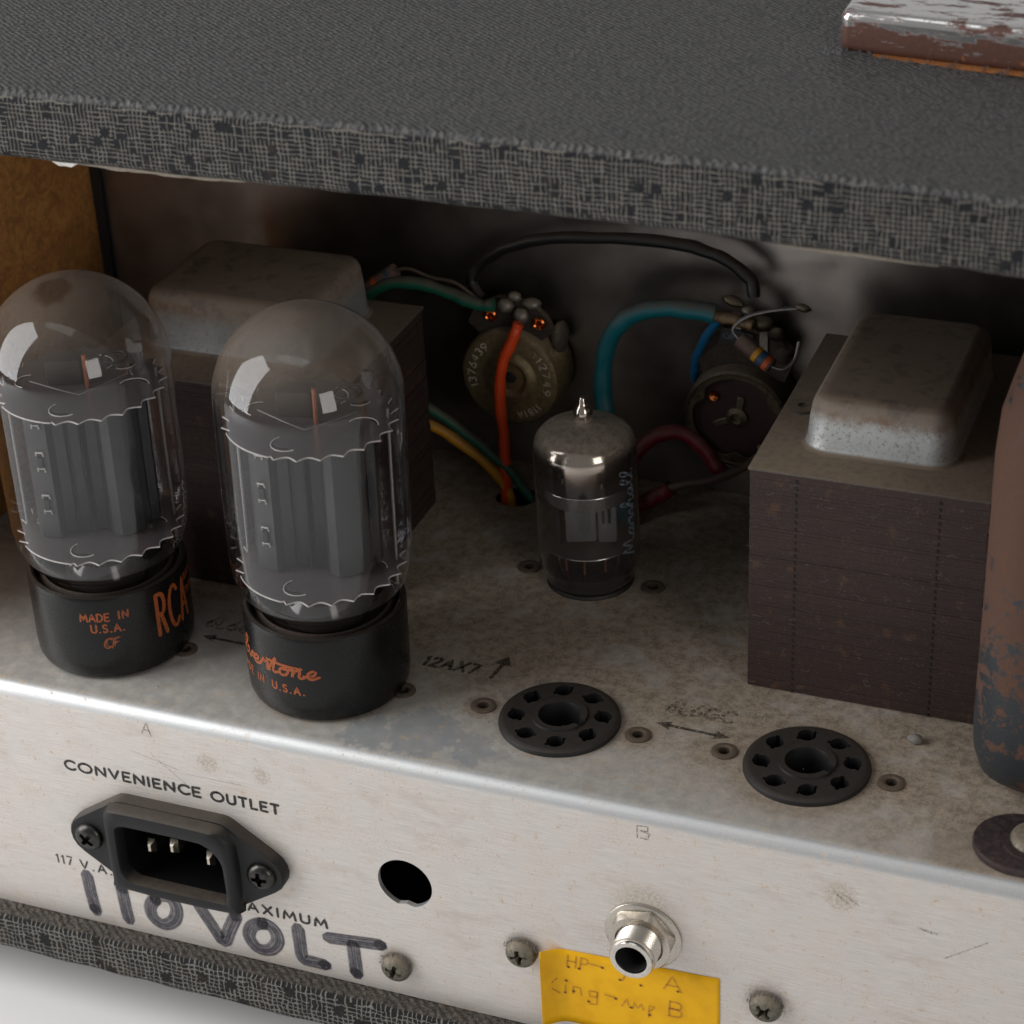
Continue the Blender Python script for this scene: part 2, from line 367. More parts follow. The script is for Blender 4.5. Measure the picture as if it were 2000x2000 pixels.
MT['anode_light'] = simple('grey_plate_metal', (0.20, 0.215, 0.225), 0.42, 0.3, 0, 0.08, 8)
MT['mica'] = mat_mica(); MT['micaedge'] = simple('pale_mica_edge', (0.55, 0.52, 0.49), 0.35, 0.1, 0, 0.2, 9, spec=.8)
MT['bright'] = simple('bright_nickel', (0.75, 0.73, 0.71), 0.22, 1.0, 0, 0.03)
MT['copper'] = simple('copper_rod', (0.55, 0.20, 0.12), 0.35, 0.9)
MT['darkmetal'] = simple('blackened_metal', (0.030, 0.030, 0.032), 0.5, 0.3)
MT['orange_ink'] = mat_ink('orange_print', (0.36, 0.085, 0.020), 0.36, 34, 0.82)
MT['black_ink'] = mat_ink('black_screen_print', (0.020, 0.018, 0.018), 0.33, 26, 0.96)
MT['faded_ink'] = mat_ink('faded_black_stamp', (0.034, 0.027, 0.024), 0.39, 20, 0.66)
MT['ghost_ink'] = mat_ink('nearly_gone_stamp', (0.030, 0.026, 0.026), 0.46, 18, 0.55)
MT['white_ink'] = mat_ink('pale_blue_print', (0.36, 0.46, 0.58), 0.47, 34, 0.60)
MT['brown_ink'] = mat_ink('faded_brown_pen', (0.33, 0.125, 0.03), 0.36, 26, 0.44)
MT['pencil'] = mat_ink('thin_pencil_mark', (0.07, 0.045, 0.03), 0.42, 30, 0.75)
MT['engraving'] = simple('bright_engraving', (0.80, 0.74, 0.60), 0.5, 0.2, 0, 0.02)
MT['marker'] = mat_marker()
MT['lamination'] = mat_lamination()
MT['plate_dusty'] = simple('dusty_end_plate_steel', (0.10, 0.085, 0.07), 0.6, 0.2, 0.97, 0.2, 9, 0.3, 60, 0.2)
MT['bell_r'] = mat_bell('dusty_zinc_cover', 0.52, 0.86)
MT['bell_l'] = mat_bell('dusty_rusted_cover', 0.40, 1.10, .55)
m = M('rusted_black_shell')
_z = m.sep(m.obj)[2]
_n = m.add(m.mul(m.noise(2.1, 7, 0.78), 0.8), m.mul(m.noise(11, 5, 0.7), 0.2))
_k = m.step(m.add(_n, m.step(_z, 0.5, 5.5, -0.07, 0.07)), 0.455, 0.51)
_rc = m.mix(m.noise(9, 6, 0.75), (0.105, 0.046, 0.026), (0.060, 0.030, 0.020))
MT['rustcan'] = m.done(m.bsdf(m.mix(_k, (0.020, 0.025, 0.030), _rc), m.mixf(_k, 0.45, 0.85), 0.0, m.bump(m.noise(30, 5), 0.35, 0.02)))
MT['rustdark'] = mat_rusty('dark_rusted_foot', (0.035, 0.026, 0.028), (0.06, 0.033, 0.026), 0.45, 0.6, 0.3, 8)
m = M('pitted_chrome')
_z = m.sep(m.obj)[2]
_k = m.noise(1.0, 7, 0.75, m.scale(m.obj, (1.2, 4.0, 5.0)))
_k = m.step(m.add(_k, m.step(_z, 0.25, 0.70, 0.15, -0.02)), 0.50, 0.545)
_rc = m.mix(m.noise(14, 5), (0.15, 0.068, 0.050), (0.075, 0.038, 0.032))
_rc = m.mix(m.step(m.noise(6, 4), 0.62, 0.7), _rc, (0.30, 0.12, 0.05))
MT['chrome'] = m.done(m.bsdf(m.mix(_k, (0.86, 0.86, 0.86), _rc), m.mixf(_k, 0.12, 0.45), m.math('SUBTRACT', 1.0, m.mul(_k, 0.8)), m.bump(m.mul(m.noise(30, 4), _k), 0.10, 0.01)))
MT['potcan'] = simple('tarnished_brass_can', (0.38, 0.30, 0.165), 0.33, 0.70, 0.85, 0.25, 10, 0.15, 50, 0.45)
MT['phenolic'] = simple('dark_red_phenolic', (0.032, 0.007, 0.007), 0.6, 0, 0.25, 0.2, 10, 0.1, 40, 0.5)
MT['brownboard'] = simple('dusty_phenolic_wafer', (0.045, 0.032, 0.024), 0.75, 0, 0.7, 0.3, 14, 0.5, 40)
MT['solder'] = simple('dusty_solder', (0.30, 0.27, 0.24), 0.4, 0.6, 0.9, 0.2, 14, 0.4, 30)
MT['shinysolder'] = simple('old_solder', (0.15, 0.125, 0.085), 0.38, 0.85, 0.55, 0.2, 14, 0.4, 30)
MT['eyecopper'] = simple('copper_eyelet', (0.75, 0.22, 0.06), 0.20, 1.0)
MT['black_plastic'] = simple('black_moulded_plastic', (0.010, 0.0103, 0.0115), 0.45, 0, 0.22, 0.08, 14, 0.12, 60, 0.60, 0.32)
MT['screwblack'] = simple('dark_zinc_screw', (0.075, 0.072, 0.070), 0.30, 0.95, 0, 0.3, 14, 0.1, 30)
MT['screwold'] = simple('corroded_screw', (0.20, 0.19, 0.15), 0.45, 0.7, 0.6, 0.35, 12, 0.5, 24, 0.1)
MT['nickel'] = simple('worn_nickel', (0.60, 0.56, 0.50), 0.27, 1.0, 0.15, 0.10, 20, 0.08, 40, 0.5)
MT['nickel_rim'] = simple('polished_nickel_rim', (0.78, 0.75, 0.70), 0.16, 1.0)
MT['inside'] = simple('dark_interior', (0.012, 0.012, 0.012), 0.8)
MT['socket'] = simple('dusty_black_socket', (0.010, 0.010, 0.011), 0.50, 0, 0.11, 0.15, 18, 0.25, 60, 0.4)
MT['eyelet'] = simple('dull_brown_eyelet', (0.14, 0.105, 0.08), 0.5, 0.5, 0.3, 0.3, 14, 0.2, 40, 0.5)
MT['tape'] = None
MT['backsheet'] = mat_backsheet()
MT['fibre'] = mat_fibre()
MT['table'] = mat_table()
MT['foil'] = simple('frayed_foil_liner', (0.70, 0.68, 0.63), 0.35, 0.6)
MT['w_black'] = mat_wire('black_cloth_wire', (0.010, 0.010, 0.011), 0.35)
MT['w_green'] = mat_wire('green_wire', (0.010, 0.120, 0.075))
MT['w_teal'] = mat_wire('teal_wire', (0.004, 0.125, 0.155), 0.8)
MT['w_blue'] = mat_wire('blue_wire', (0.006, 0.115, 0.260), 0.4)
MT['w_orange'] = mat_wire('orange_wire', (0.80, 0.075, 0.012), 0.08)
MT['w_yellow'] = mat_wire('yellow_wire', (0.60, 0.270, 0.010), 0.5)
MT['w_red'] = mat_wire('dark_red_wire', (0.160, 0.006, 0.016), 0.45)
MT['w_tan'] = mat_wire('tan_wire_core', (0.20, 0.130, 0.065), 0.4)
MT['w_brown'] = mat_wire('brown_lead', (0.080, 0.052, 0.036), 0.6)
MT['res'] = simple('brown_resistor_body', (0.115, 0.065, 0.055), 0.6, 0, 0.5, 0.2)
MT['b_yellow'] = simple('yellow_band', (0.62, 0.30, 0.015), 0.5)
MT['b_blue'] = simple('blue_band', (0.030, 0.085, 0.17), 0.5)
MT['b_orange'] = simple('orange_band', (0.60, 0.100, 0.020), 0.5)
MT['lead'] = simple('tinned_lead', (0.26, 0.25, 0.24), 0.42, 0.8)
MT['lint'] = simple('grey_lint', (0.20, 0.19, 0.18), 0.95)
m = M('yellow_masking_tape')
MT['tape'] = m.done(m.bsdf(m.mix(m.step(m.noise(2.0, 4), 0.4, 0.7), (0.80, 0.430, 0.008), (0.70, 0.36, 0.006)), 0.42, 0.0, m.bump(m.noise(14, 4), 0.2, 0.01), 0.2))

# ------------------------------------------------------------------ object helpers
def thing(name, label, cat, loc=(0, 0, 0), group=None, rot=(0, 0, 0)):
    o = bpy.data.objects.new(name, None); C.objects.link(o)
    o.empty_display_size = 0.5
    o.location = Vector(loc)*S; o.rotation_euler = rot
    o['label'] = label; o['category'] = cat
    if group: o['group'] = group
    return o
def mesh_obj(name, V, F, mat, parent=None, smooth=40, kind=None, uvs=None, loc=None, label=None, recalc=1):
    me = bpy.data.meshes.new(name)
    me.from_pydata([(v[0]*S, v[1]*S, v[2]*S) for v in V], [], F)
    if uvs:
        l = me.uv_layers.new(name='UVMap')
        for lp in me.loops: l.data[lp.index].uv = uvs[lp.vertex_index]
    me.materials.append(mat); me.validate()
    if recalc and smooth is not None or recalc == 2:
        bm = bmesh.new(); bm.from_mesh(me); bmesh.ops.remove_doubles(bm, verts=bm.verts, dist=2e-5); bmesh.ops.recalc_face_normals(bm, faces=bm.faces); bm.to_mesh(me); bm.free()
    me.update()
    if smooth:
        me.shade_smooth(); me.set_sharp_from_angle(angle=math.radians(smooth))
    o = bpy.data.objects.new(name, me); C.objects.link(o)
    if parent: o.parent = parent
    if loc: o.location = Vector(loc)*S
    if kind: o['kind'] = kind
    if label: o['label'] = label
    return o
def share(o, parent, loc=(0, 0, 0), rot=(0, 0, 0)):
    c = o.copy(); C.objects.link(c); c.parent = parent; c.location = Vector(loc)*S; c.rotation_euler = rot; return c
def join(*parts):
    V, F = [], []
    for v, f in parts:
        k = len(V); V += list(v); F += [tuple(i+k for i in q) for q in f]
    return V, F
def xf(vf, mat=None, off=(0, 0, 0)):
    V, F = vf; o = Vector(off)
    return [tuple((mat @ Vector(v) if mat else Vector(v)) + o) for v in V], F
def lathe(prof, n=48, a0=0.0):
    V, F, idx = [], [], []
    for r, z in prof:
        if abs(r) < 1e-6: idx.append([len(V)]*n); V.append((0, 0, z))
        else:
            idx.append(list(range(len(V), len(V)+n)))
            V += [(r*math.cos(a0+2*PI*i/n), r*math.sin(a0+2*PI*i/n), z) for i in range(n)]
    for a, b in zip(idx, idx[1:]):
        for i in range(n):
            q = []
            for k in (a[i], a[(i+1) % n], b[(i+1) % n], b[i]):
                if k not in q: q.append(k)
            if len(q) > 2: F.append(tuple(q))
    return V, F
def along_y(vf):  # turn a lathe about z into one whose +z end points to -y (towards the front)
    V, F = vf; return [(x, -z, y) for x, y, z in V], F
def box(x0, x1, y0, y1, z0, z1):
    V = [(x, y, z) for z in (z0, z1) for y in (y0, y1) for x in (x0, x1)]
    return V, [(0, 2, 3, 1), (4, 5, 7, 6), (0, 1, 5, 4), (2, 6, 7, 3), (0, 4, 6, 2), (1, 3, 7, 5)]
def bevelled(vf, w, seg=3, sub=None):
    bm = bmesh.new(); vs = [bm.verts.new(v) for v in vf[0]]
    for f in vf[1]:
        try: bm.faces.new([vs[i] for i in f])
        except ValueError: pass
    bmesh.ops.recalc_face_normals(bm, faces=bm.faces)
    es = [e for e in bm.edges if len(e.link_faces) == 2 and e.calc_face_angle(0) > 0.5]
    bmesh.ops.bevel(bm, geom=es, offset=w, segments=seg, affect='EDGES', profile=0.5, clamp_overlap=True)
    bm.verts.index_update()
    out = ([tuple(v.co) for v in bm.verts], [tuple(v.index for v in f.verts) for f in bm.faces]); bm.free(); return out
def prism(poly, z0, z1):
    n = len(poly)
    V = [(x, y, z0) for x, y in poly]+[(x, y, z1) for x, y in poly]
    return V, [tuple(range(n))[::-1], tuple(range(n, 2*n))]+[(i, (i+1) % n, n+(i+1) % n, n+i) for i in range(n)]
def ringprism(outer, inner, z0, z1):
    n = len(outer)
    V = [(x, y, z) for z in (z0, z1) for P in (outer, inner) for x, y in P]
    F = []
    for i in range(n):
        j = (i+1) % n
        F += [(i, j, 2*n+j, 2*n+i), (n+j, n+i, 3*n+i, 3*n+j), (2*n+i, 2*n+j, 3*n+j, 3*n+i), (j, i, n+i, n+j)]
    return V, F
def catmull(P, k=6, closed=False):
    P = [Vector(p) for p in P]; n = len(P); out = []
    for i in range(n if closed else n-1):
        g = (lambda j: P[j % n]) if closed else (lambda j: P[max(0, min(n-1, j))])
        a, b, c, d = g(i-1), g(i), g(i+1), g(i+2)
        for t in range(k):
            t /= k
            out.append(0.5*((2*b)+(c-a)*t+(2*a-5*b+4*c-d)*t*t+(3*b-a-3*c+d)*t**3))
    if not closed: out.append(P[-1])
    return out
def tube(P, r, n=12, k=6, caps=True, closed=False, smooth=True):
    P = catmull(P, k, closed) if smooth else [Vector(p) for p in P]
    if not callable(r): rr = lambda t: r
    else: rr = r
    V, F = [], []; N = len(P)
    t0 = (P[1]-P[0]).normalized(); nrm = t0.orthogonal().normalized()
    for i, p in enumerate(P):
        if closed: t = (P[(i+1) % N]-P[i-1]).normalized()
        else: t = (P[min(i+1, N-1)]-P[max(i-1, 0)]).normalized()
        nrm = (nrm-t*nrm.dot(t)).normalized(); b = t.cross(nrm); R = rr(i/max(1, N-1))
        V += [tuple(p+(nrm*math.cos(2*PI*j/n)+b*math.sin(2*PI*j/n))*R) for j in range(n)]
    for i in range(N if closed else N-1):
        q = (i+1) % N
        F += [(i*n+j, i*n+(j+1) % n, q*n+(j+1) % n, q*n+j) for j in range(n)]
    if caps and not closed: F += [tuple(range(n))[::-1], tuple((N-1)*n+j for j in range(n))]
    return V, F
def ribbon(lines, w, fmap, lift0=0.04, dl=0.006, k=4, smooth=False, dens=0.7):
    """flat strokes: 2-D polylines mapped onto a surface by fmap(u, v, lift)"""
    V, F, UV = [], [], []
    for li, L in enumerate(lines):
        P = [Vector((p[0], p[1], 0)) for p in L]
        if smooth and len(P) > 2: P = catmull(P, k)
        Q = [P[0]]
        for a, b in zip(P, P[1:]):
            m_ = max(1, int((b-a).length/dens))
            Q += [a.lerp(b, (i+1)/m_) for i in range(m_)]
        Q = [q for i, q in enumerate(Q) if i == 0 or (q-Q[i-1]).length > 1e-4]
        if len(Q) < 2: continue
        # round ends: two extra narrow sections
        d0 = (Q[0]-Q[1]).normalized(); d1 = (Q[-1]-Q[-2]).normalized()
        Q = [Q[0]+d0*w*0.42]+Q+[Q[-1]+d1*w*0.42]
        base = len(V); s = 0; lift = lift0+dl*li
        for i, q in enumerate(Q):
            a = Q[max(i-1, 0)]; b = Q[min(i+1, len(Q)-1)]; t = (b-a).normalized(); n = Vector((-t.y, t.x, 0))
            h = w/2
            if i in (0, len(Q)-1): h *= 0.45
            if i: s += (q-Q[i-1]).length
            for sgn, vv in ((1, 0.0), (0, 0.5), (-1, 1.0)):
                p = q+n*h*sgn; V.append(fmap(p.x, p.y, lift)); UV.append((s/10, vv))
        for i in range(len(Q)-1):
            for c in (0, 1):
                a = base+3*i+c; F.append((a, a+3, a+4, a+1))
    return V, F, UV
def ink(name, lines, w, fmap, mat, parent, **k):
    V, F, UV = ribbon(lines, w, fmap, **k)
    return mesh_obj(name, V, F, mat, parent, smooth=None, uvs=UV)

def arc(cx, cy, rx, ry, a0, a1, n=10):
    return [(cx+rx*math.cos(math.radians(a0+(a1-a0)*i/n)), cy+ry*math.sin(math.radians(a0+(a1-a0)*i/n))) for i in range(n+1)]
G = {
 'A': (.72, [[(0, 0), (.36, 1), (.72, 0)], [(.14, .34), (.58, .34)]]),
 'B': (.58, [[(0, 0), (0, 1)], [(0, 1), (.3, 1)]+arc(.3, .76, .24, .24, 90, -90, 6)+[(0, .52)], [(0, .5), (.32, .5)]+arc(.32, .25, .26, .25, 90, -90, 6)+[(0, 0)]]),
 'C': (.72, [arc(.46, .5, .44, .5, 45, 315, 14)]),
 'D': (.66, [[(0, 0), (0, 1)], [(0, 1), (.2, 1)]+arc(.2, .5, .45, .5, 90, -90, 10)+[(0, 0)]]),
 'E': (.5, [[(.5, 1), (0, 1), (0, 0), (.5, 0)], [(0, .52), (.42, .52)]]),
 'F': (.5, [[(.5, 1), (0, 1), (0, 0)], [(0, .52), (.42, .52)]]),
 'G': (.78, [arc(.46, .5, .44, .5, 50, 340, 14)+[(.86, .45), (.5, .45)]]),
 'H': (.62, [[(0, 0), (0, 1)], [(.62, 0), (.62, 1)], [(0, .5), (.62, .5)]]),
 'I': (.06, [[(.03, 0), (.03, 1)]]),
 'K': (.6, [[(0, 0), (0, 1)], [(.6, 1), (0, .45)], [(.18, .6), (.6, 0)]]),
 'L': (.46, [[(0, 1), (0, 0), (.46, 0)]]),
 'M': (.86, [[(0, 0), (.1, 1), (.43, .2), (.76, 1), (.86, 0)]]),
 'N': (.68, [[(0, 0), (0, 1), (.68, 0), (.68, 1)]]),
 'O': (.96, [arc(.48, .5, .48, .5, 90, 450, 20)]),
 'P': (.54, [[(0, 0), (0, 1)], [(0, 1), (.3, 1)]+arc(.3, .75, .24, .25, 90, -90, 6)+[(0, .5)]]),
 'R': (.56, [[(0, 0), (0, 1)], [(0, 1), (.3, 1)]+arc(.3, .75, .24, .25, 90, -90, 6)+[(0, .5)], [(.25, .5), (.56, 0)]]),
 'S': (.5, [arc(.26, .76, .24, .24, 40, 250, 8)+arc(.24, .25, .25, .25, 75, -150, 8)]),
 'T': (.6, [[(0, 1), (.6, 1)], [(.3, 1), (.3, 0)]]),
 'U': (.62, [[(0, 1), (0, .3)]+arc(.31, .3, .31, .3, 180, 360, 8)+[(.62, 1)]]),
 'V': (.68, [[(0, 1), (.34, 0), (.68, 1)]]),
 'X': (.64, [[(0, 0), (.64, 1)], [(0, 1), (.64, 0)]]),
 '1': (.2, [[(0, .82), (.16, 1), (.16, 0)]]),
 '2': (.54, [arc(.27, .74, .26, .26, 170, -30, 8)+[(0, 0), (.54, 0)]]),
 '3': (.5, [arc(.22, .76, .24, .24, 140, -80, 8), arc(.22, .26, .27, .26, 80, -140, 8)]),
 '4': (.56, [[(.42, 0), (.42, 1), (0, .3), (.56, .3)]]),
 '6': (.54, [[(.42, 1), (.1, .5)]+arc(.27, .28, .27, .28, 150, 510, 12)]),
 '7': (.5, [[(0, 1), (.5, 1), (.16, 0)]]),
 '8': (.5, [arc(.25, .76, .21, .24, 90, 450, 10), arc(.25, .26, .26, .26, 90, 450, 10)]),
 '9': (.54, [arc(.27, .72, .26, .27, 0, 360, 12)+[(.53, .6), (.2, 0)]]),
 '.': (.06, [[(0, .02), (.06, .02)]]), ':': (.06, [[(0, .15), (.06, .15)], [(0, .65), (.06, .65)]]),
 '-': (.4, [[(0, .45), (.4, .45)]]), ' ': (.42, []),
}
def text(s, h, w, gap=.28, u0=0, v0=0, shear=0.0):
    """capital letters h high, fitted into width w (None keeps natural)"""
    adv = []; x = 0
    for ch in s: adv.append(x); x += G[ch][0]+gap
    tot = x-gap; k = h if w is None else w/tot
    out = []
    for ch, a in zip(s, adv):
        for L in G[ch][1]: out.append([(u0+(a+p[0])*k+shear*p[1]*h, v0+p[1]*h) for p in L])
    return out
SC = {
 'S': (1.15, [[(-.1, .15), (.5, .5), (1, 1.7), (.85, 2.2), (.5, 1.9), (.75, 1.1), (.75, .3), (.35, 0), (.05, .3)]]),
 'i': (.75, [[(0, .1), (.3, 1), (.35, .2), (.55, 0), (.8, .2)], [(.45, 1.5), (.5, 1.6)]]),
 'l': (.7, [[(-.05, .15), (.45, 1.1), (.72, 2.0), (.5, 2.25), (.28, 1.6), (.3, .4), (.5, 0), (.75, .2)]]),
 'v': (.85, [[(-.05, .7), (.15, 1), (.32, .2), (.45, 0), (.75, .9), (.95, .8)]]),
 'e': (.85, [[(-.1, .3), (.5, .45), (.62, .85), (.4, 1), (.15, .6), (.22, .12), (.5, 0), (.9, .3)]]),
 'r': (.85, [[(-.05, .2), (.25, .9), (.3, 1.15), (.42, .9), (.72, .95), (.66, .4), (.72, .05), (.9, .15)]]),
 't': (.75, [[(-.05, .2), (.48, 1.9), (.32, .5), (.42, .05), (.8, .25)], [(-.25, 1.35), (2.3, 1.15)]]),
 'o': (.85, [[(.3, .95), (.08, .55), (.2, .05), (.55, .15), (.68, .7), (.4, 1), (.3, .8), (.9, .85)]]),
 'n': (1.0, [[(-.05, .8), (.15, 1), (.15, 0), (.2, .6), (.5, 1), (.62, .8), (.6, .2), (.75, 0), (1.0, .2)]]),
 'M': (1.7, [[(0, 0), (.3, 1.8), (.42, 2), (.62, .4), (1.05, 1.9), (1.2, 2), (1.25, .3), (1.5, 0), (1.7, .2)]]),
 'a': (.9, [[(.68, .85), (.35, 1), (.1, .55), (.2, .05), (.55, .25), (.7, .95), (.66, .2), (.8, 0), (.95, .2)]]),
 's': (.75, [[(-.05, .1), (.4, 1.05), (.5, .75), (.62, .3), (.4, 0), (.15, .1)], [(.4, 0), (.8, .2)]]),
 'h': (1.05, [[(-.05, .15), (.42, 1.2), (.62, 2.1), (.42, 2.25), (.25, 1.5), (.18, 0)], [(.18, .1), (.3, .7), (.58, .98), (.68, .7), (.66, .2), (.8, 0), (1.05, .2)]]),
}
def script(s, xh, w, u0, v0, shear=.12):
    adv = []; x = 0
    for ch in s: adv.append(x); x += SC[ch][0]
    k = w/x; out = []
    for ch, a in zip(s, adv):
        for L in SC[ch][1]: out.append([(u0+(a+p[0])*k+shear*p[1]*xh, v0+p[1]*xh) for p in L])
    return out
front = lambda u, v, l: (u, -l, v)
flat = lambda u, v, l: (u, v, l)
def cyl(R, az0):  # u = arc length from azimuth az0 (degrees), v = height
    return lambda u, v, l: ((R+l)*math.cos(math.radians(az0)+u/R), (R+l)*math.sin(math.radians(az0)+u/R), v)

# ================================================================== SETTING
V, F = box(-3000, 3000, -3000, 3000, -100, -84)
t_ = mesh_obj('tabletop', V, F, MT['table'], smooth=None); t_['kind'] = 'structure'; t_['label'] = 'plain white studio tabletop under the amplifier'
V, F = box(-3000, 3000, 1200, 1210, -84, 1500)
t_ = mesh_obj('backdrop', V, F, MT['table'], smooth=None); t_['kind'] = 'structure'; t_['label'] = 'white studio paper far behind the amplifier'

# ================================================================== CABINET
cab = thing('amplifier_cabinet', 'dark weave covered cabinet shell with overhanging lid and narrow bottom board', 'cabinet', (0, 0, 0))
def board(x0, x1, y0, y1, z0, z1, r, n=40, bow=lambda x: 0, wob=0.0):
    """long board with rounded front edges; cross-section in y, z"""
    sec = []
    def q(cy, cz, a0, a1, rr):
        for i in range(7):
            a = math.radians(a0+(a1-a0)*i/6); sec.append((cy+rr*math.cos(a), cz+rr*math.sin(a)))
    sec.append((y1, z0)); q(y0+r, z0+r, 270, 180, r); q(y0+r, z1-r, 180, 90, r); sec.append((y1, z1))
    V, F = [], []; k = len(sec)
    for i in range(n+1):
        x = x0+(x1-x0)*i/n; dz = bow(x)
        for j, (y, z) in enumerate(sec):
            w = wob*math.sin(x*0.35+1.3*math.sin(x*.11))*(1 if 0 < j < 6 else 0.3)
            V.append((x, y, z+dz+w))
    for i in range(n):
        for j in range(k):
            a = i*k+j; b = i*k+(j+1) % k; F.append((a, a+k, b+k, b))
    F += [tuple(range(k)), tuple(n*k+j for j in range(k))[::-1]]
    return V, F
def lidbow(x):
    t = max(0, x-30)/100; return -2.3*t*t - (0.0)
V, F = board(-190, 260, -0.5, 200, 117.6, 130.2, 1.8, 120, lidbow, 0.12)
mesh_obj('lid', V, F, MT['lid'], cab, smooth=35)
V, F = board(-190, 260, -4.6, 190, -70.4, -60.2, 1.5, 160, lambda x: 0, 0.22)
mesh_obj('bottom_board', V, F, MT['strip'], cab, smooth=35)
V, F = box(-130, -116.5, 3, 200, -60.1, 117.4)
mesh_obj('side_board', V, F, MT['fibre'], cab, smooth=None, label='bare brown fibreboard inner side')
V, F = box(240, 252, 3, 200, -60.1, 112)
mesh_obj('side_board', V, F, MT['fibre'], cab, smooth=None)
V, F = box(-116.4, 239.9, 188, 195, -60, 112)
mesh_obj('far_board', V, F, MT['fibre'], cab, smooth=None)
for fx in (-150, 200):
    mesh_obj('foot', *xf(lathe([(0, -84), (9, -84), (10, -82), (11, -70.1), (0, -70.1)], 24), off=(fx, 40, 0)), MT['black_plastic'], cab)
# frayed liner edge that peeks out under the lid
def liner(xa, xb, y, h0, seed):
    rnd = random.Random(seed); V, F = [], []; n = int((xb-xa)/1.1)
    for i in range(n+1):
        x = xa+(xb-xa)*i/n; d = h0*min(1, 4*i/n, 4*(n-i)/n)*(0.55+0.6*rnd.random()); zt = 117.8+lidbow(x)
        V += [(x, y, zt), (x, y, zt-0.25-d), (x, y+.2, zt), (x, y+.2, zt-0.25-d)]
    for i in range(n):
        a = 4*i; F += [(a, a+1, a+5, a+4), (a+2, a+6, a+7, a+3), (a+1, a+3, a+7, a+5)]
    return V, F
dimfoil = simple('brown_torn_paper', (0.26, 0.225, 0.18), 0.8)
mesh_obj('torn_liner', *liner(-45.8, -40.8, 0.7, 0.75, 3), MT['foil'], cab, smooth=None)
mesh_obj('torn_liner', *liner(-40.8, -8, 0.7, 0.45, 4), dimfoil, cab, smooth=None)
mesh_obj('torn_liner', *liner(84, 110, 0.7, 0.35, 5), dimfoil, cab, smooth=None)

# chrome bracket on the lid
br = thing('corner_bracket', 'rust pitted chrome metal bracket on top of the dark lid', 'bracket', (80.5, 56, 129.9+lidbow(95)))
poly = [(0, 0), (60, -7), (60, 60), (-1, 66)]
shell = bevelled(prism(poly, 0.2, 7.8), 1.7, 5)
mesh_obj('cover', *shell, MT['chrome'], br, smooth=60)
V, F = prism([(1, -.9), (60, -8.0), (60, -4), (1, 2)], 0.06, 0.5)
mesh_obj('base_plate', V, F, simple('orange_rust_edge', (0.36, 0.13, 0.03), 0.9, 0, 0, 0.3, 20, 0.5, 30), br, smooth=None)
rnd = random.Random(4); parts = []
for i in range(70):
    x = rnd.uniform(-3, 45); y = -x*7/60-rnd.uniform(0.2, 2.6); a = rnd.uniform(0, 6.28); l = rnd.uniform(.4, 1.5)
    p = [(x, y, .15+rnd.random()*.5), (x+l*math.cos(a)*.5, y+l*math.sin(a)*.5, .4+rnd.random()*.9), (x+l*math.cos(a+.6), y+l*math.sin(a+.6), .2)]
    parts.append(tube(p, .07, 4, 3))
for i in range(26):
    x = rnd.gauss(-1.2, 1.1); y = rnd.gauss(-.6, .9); parts.append(xf(lathe([(0, -.4), (.55, -.2), (.6, .3), (0, .7)], 6, rnd.random()), off=(x, y, .35)))
lt = mesh_obj('lint', *join(*parts), simple('dark_grey_lint', (0.10, 0.10, 0.105), 0.95), None, kind='stuff', smooth=None)
lt.location = br.location.copy(); lt['label'] = 'grey fluff caught along the foot of the chrome bracket'

# ================================================================== CHASSIS
ch = thing('amplifier_chassis', 'galvanised steel chassis tray with bright brushed front and dusty top', 'chassis', (0, 0, 0))
def chassis_mesh():
    R = 3.4; T = 1.1; sec = []
    sec.append((0, -60.1)); sec.append((0, -R))
    for i in range(1, 9):
        a = PI-PI/2*i/8; sec.append((R+R*math.cos(a), -R+R*math.sin(a)))
    sec.append((119.3, 0)); sec.append((119.3, -T)); sec.append((R, -T))
    for i in range(1, 7):
        a = PI/2+PI/2*i/6; sec.append((R+(R-T)*math.cos(a), -R+(R-T)*math.sin(a)))
    sec.append((T, -60.1))
    xs = (-116.3, 239.8); k = len(sec)
    V = [(x, y, z) for x in xs for y, z in sec]
    F = [tuple(range(k)), tuple(range(k, 2*k))[::-1]]+[(j, j+k, (j+1) % k+k, (j+1) % k) for j in range(k)]
    return V, F
def cut(o, cutters):
    for vf in cutters:
        c = mesh_obj('cutter', *vf, MT['inside'], None, smooth=None, recalc=2)
        md = o.modifiers.new('b', 'BOOLEAN'); md.operation = 'DIFFERENCE'; md.solver = 'EXACT'; md.object = c
    dg = bpy.context.evaluated_depsgraph_get(); me = bpy.data.meshes.new_from_object(o.evaluated_get(dg))
    o.modifiers.clear(); old = o.data; o.data = me; me.name = old.name
    for c in [c for c in C.objects if c.name.startswith('cutter')]: bpy.data.objects.remove(c)
def disc(x, y, r, z0, z1, n=40): return xf(lathe([(0, z0), (r, z0), (r, z1), (0, z1)], n), off=(x, y, 0))
OCT = [(-63.5, 22.9), (-13.5, 22.9), (36.53, 22.9), (86.52, 22.9)]
sheet = mesh_obj('folded_sheet', *chassis_mesh(), MT['chassis'], ch, smooth=30)
cuts = [disc(x, y, 12.0, -3, 3) for x, y in OCT]+[disc(-3.5, 104.0, 5.3, -3, 3)]
cuts += [disc(x+sx*16.27, y, 1.35, -3, 3, 16) for x, y in OCT for sx in (-1, 1)]+[disc(24.74+sx*14.3, 74.95, 1.35, -3, 3, 16) for sx in (-1, 1)]
hp = [(5.9*math.cos(a), 5.9*math.sin(a)) for a in [2*PI*i/40 for i in range(40)]]
hp = [(x, max(y, -5.45+0.3*math.cos(x*1.6)) if abs(x-1.0) < 3.0 and y < -4 else y) for x, y in hp]
hv, hf = prism(hp, -4, 4); cuts.append(([(x+10.8, z, y-29.9) for x, y, z in hv], hf))
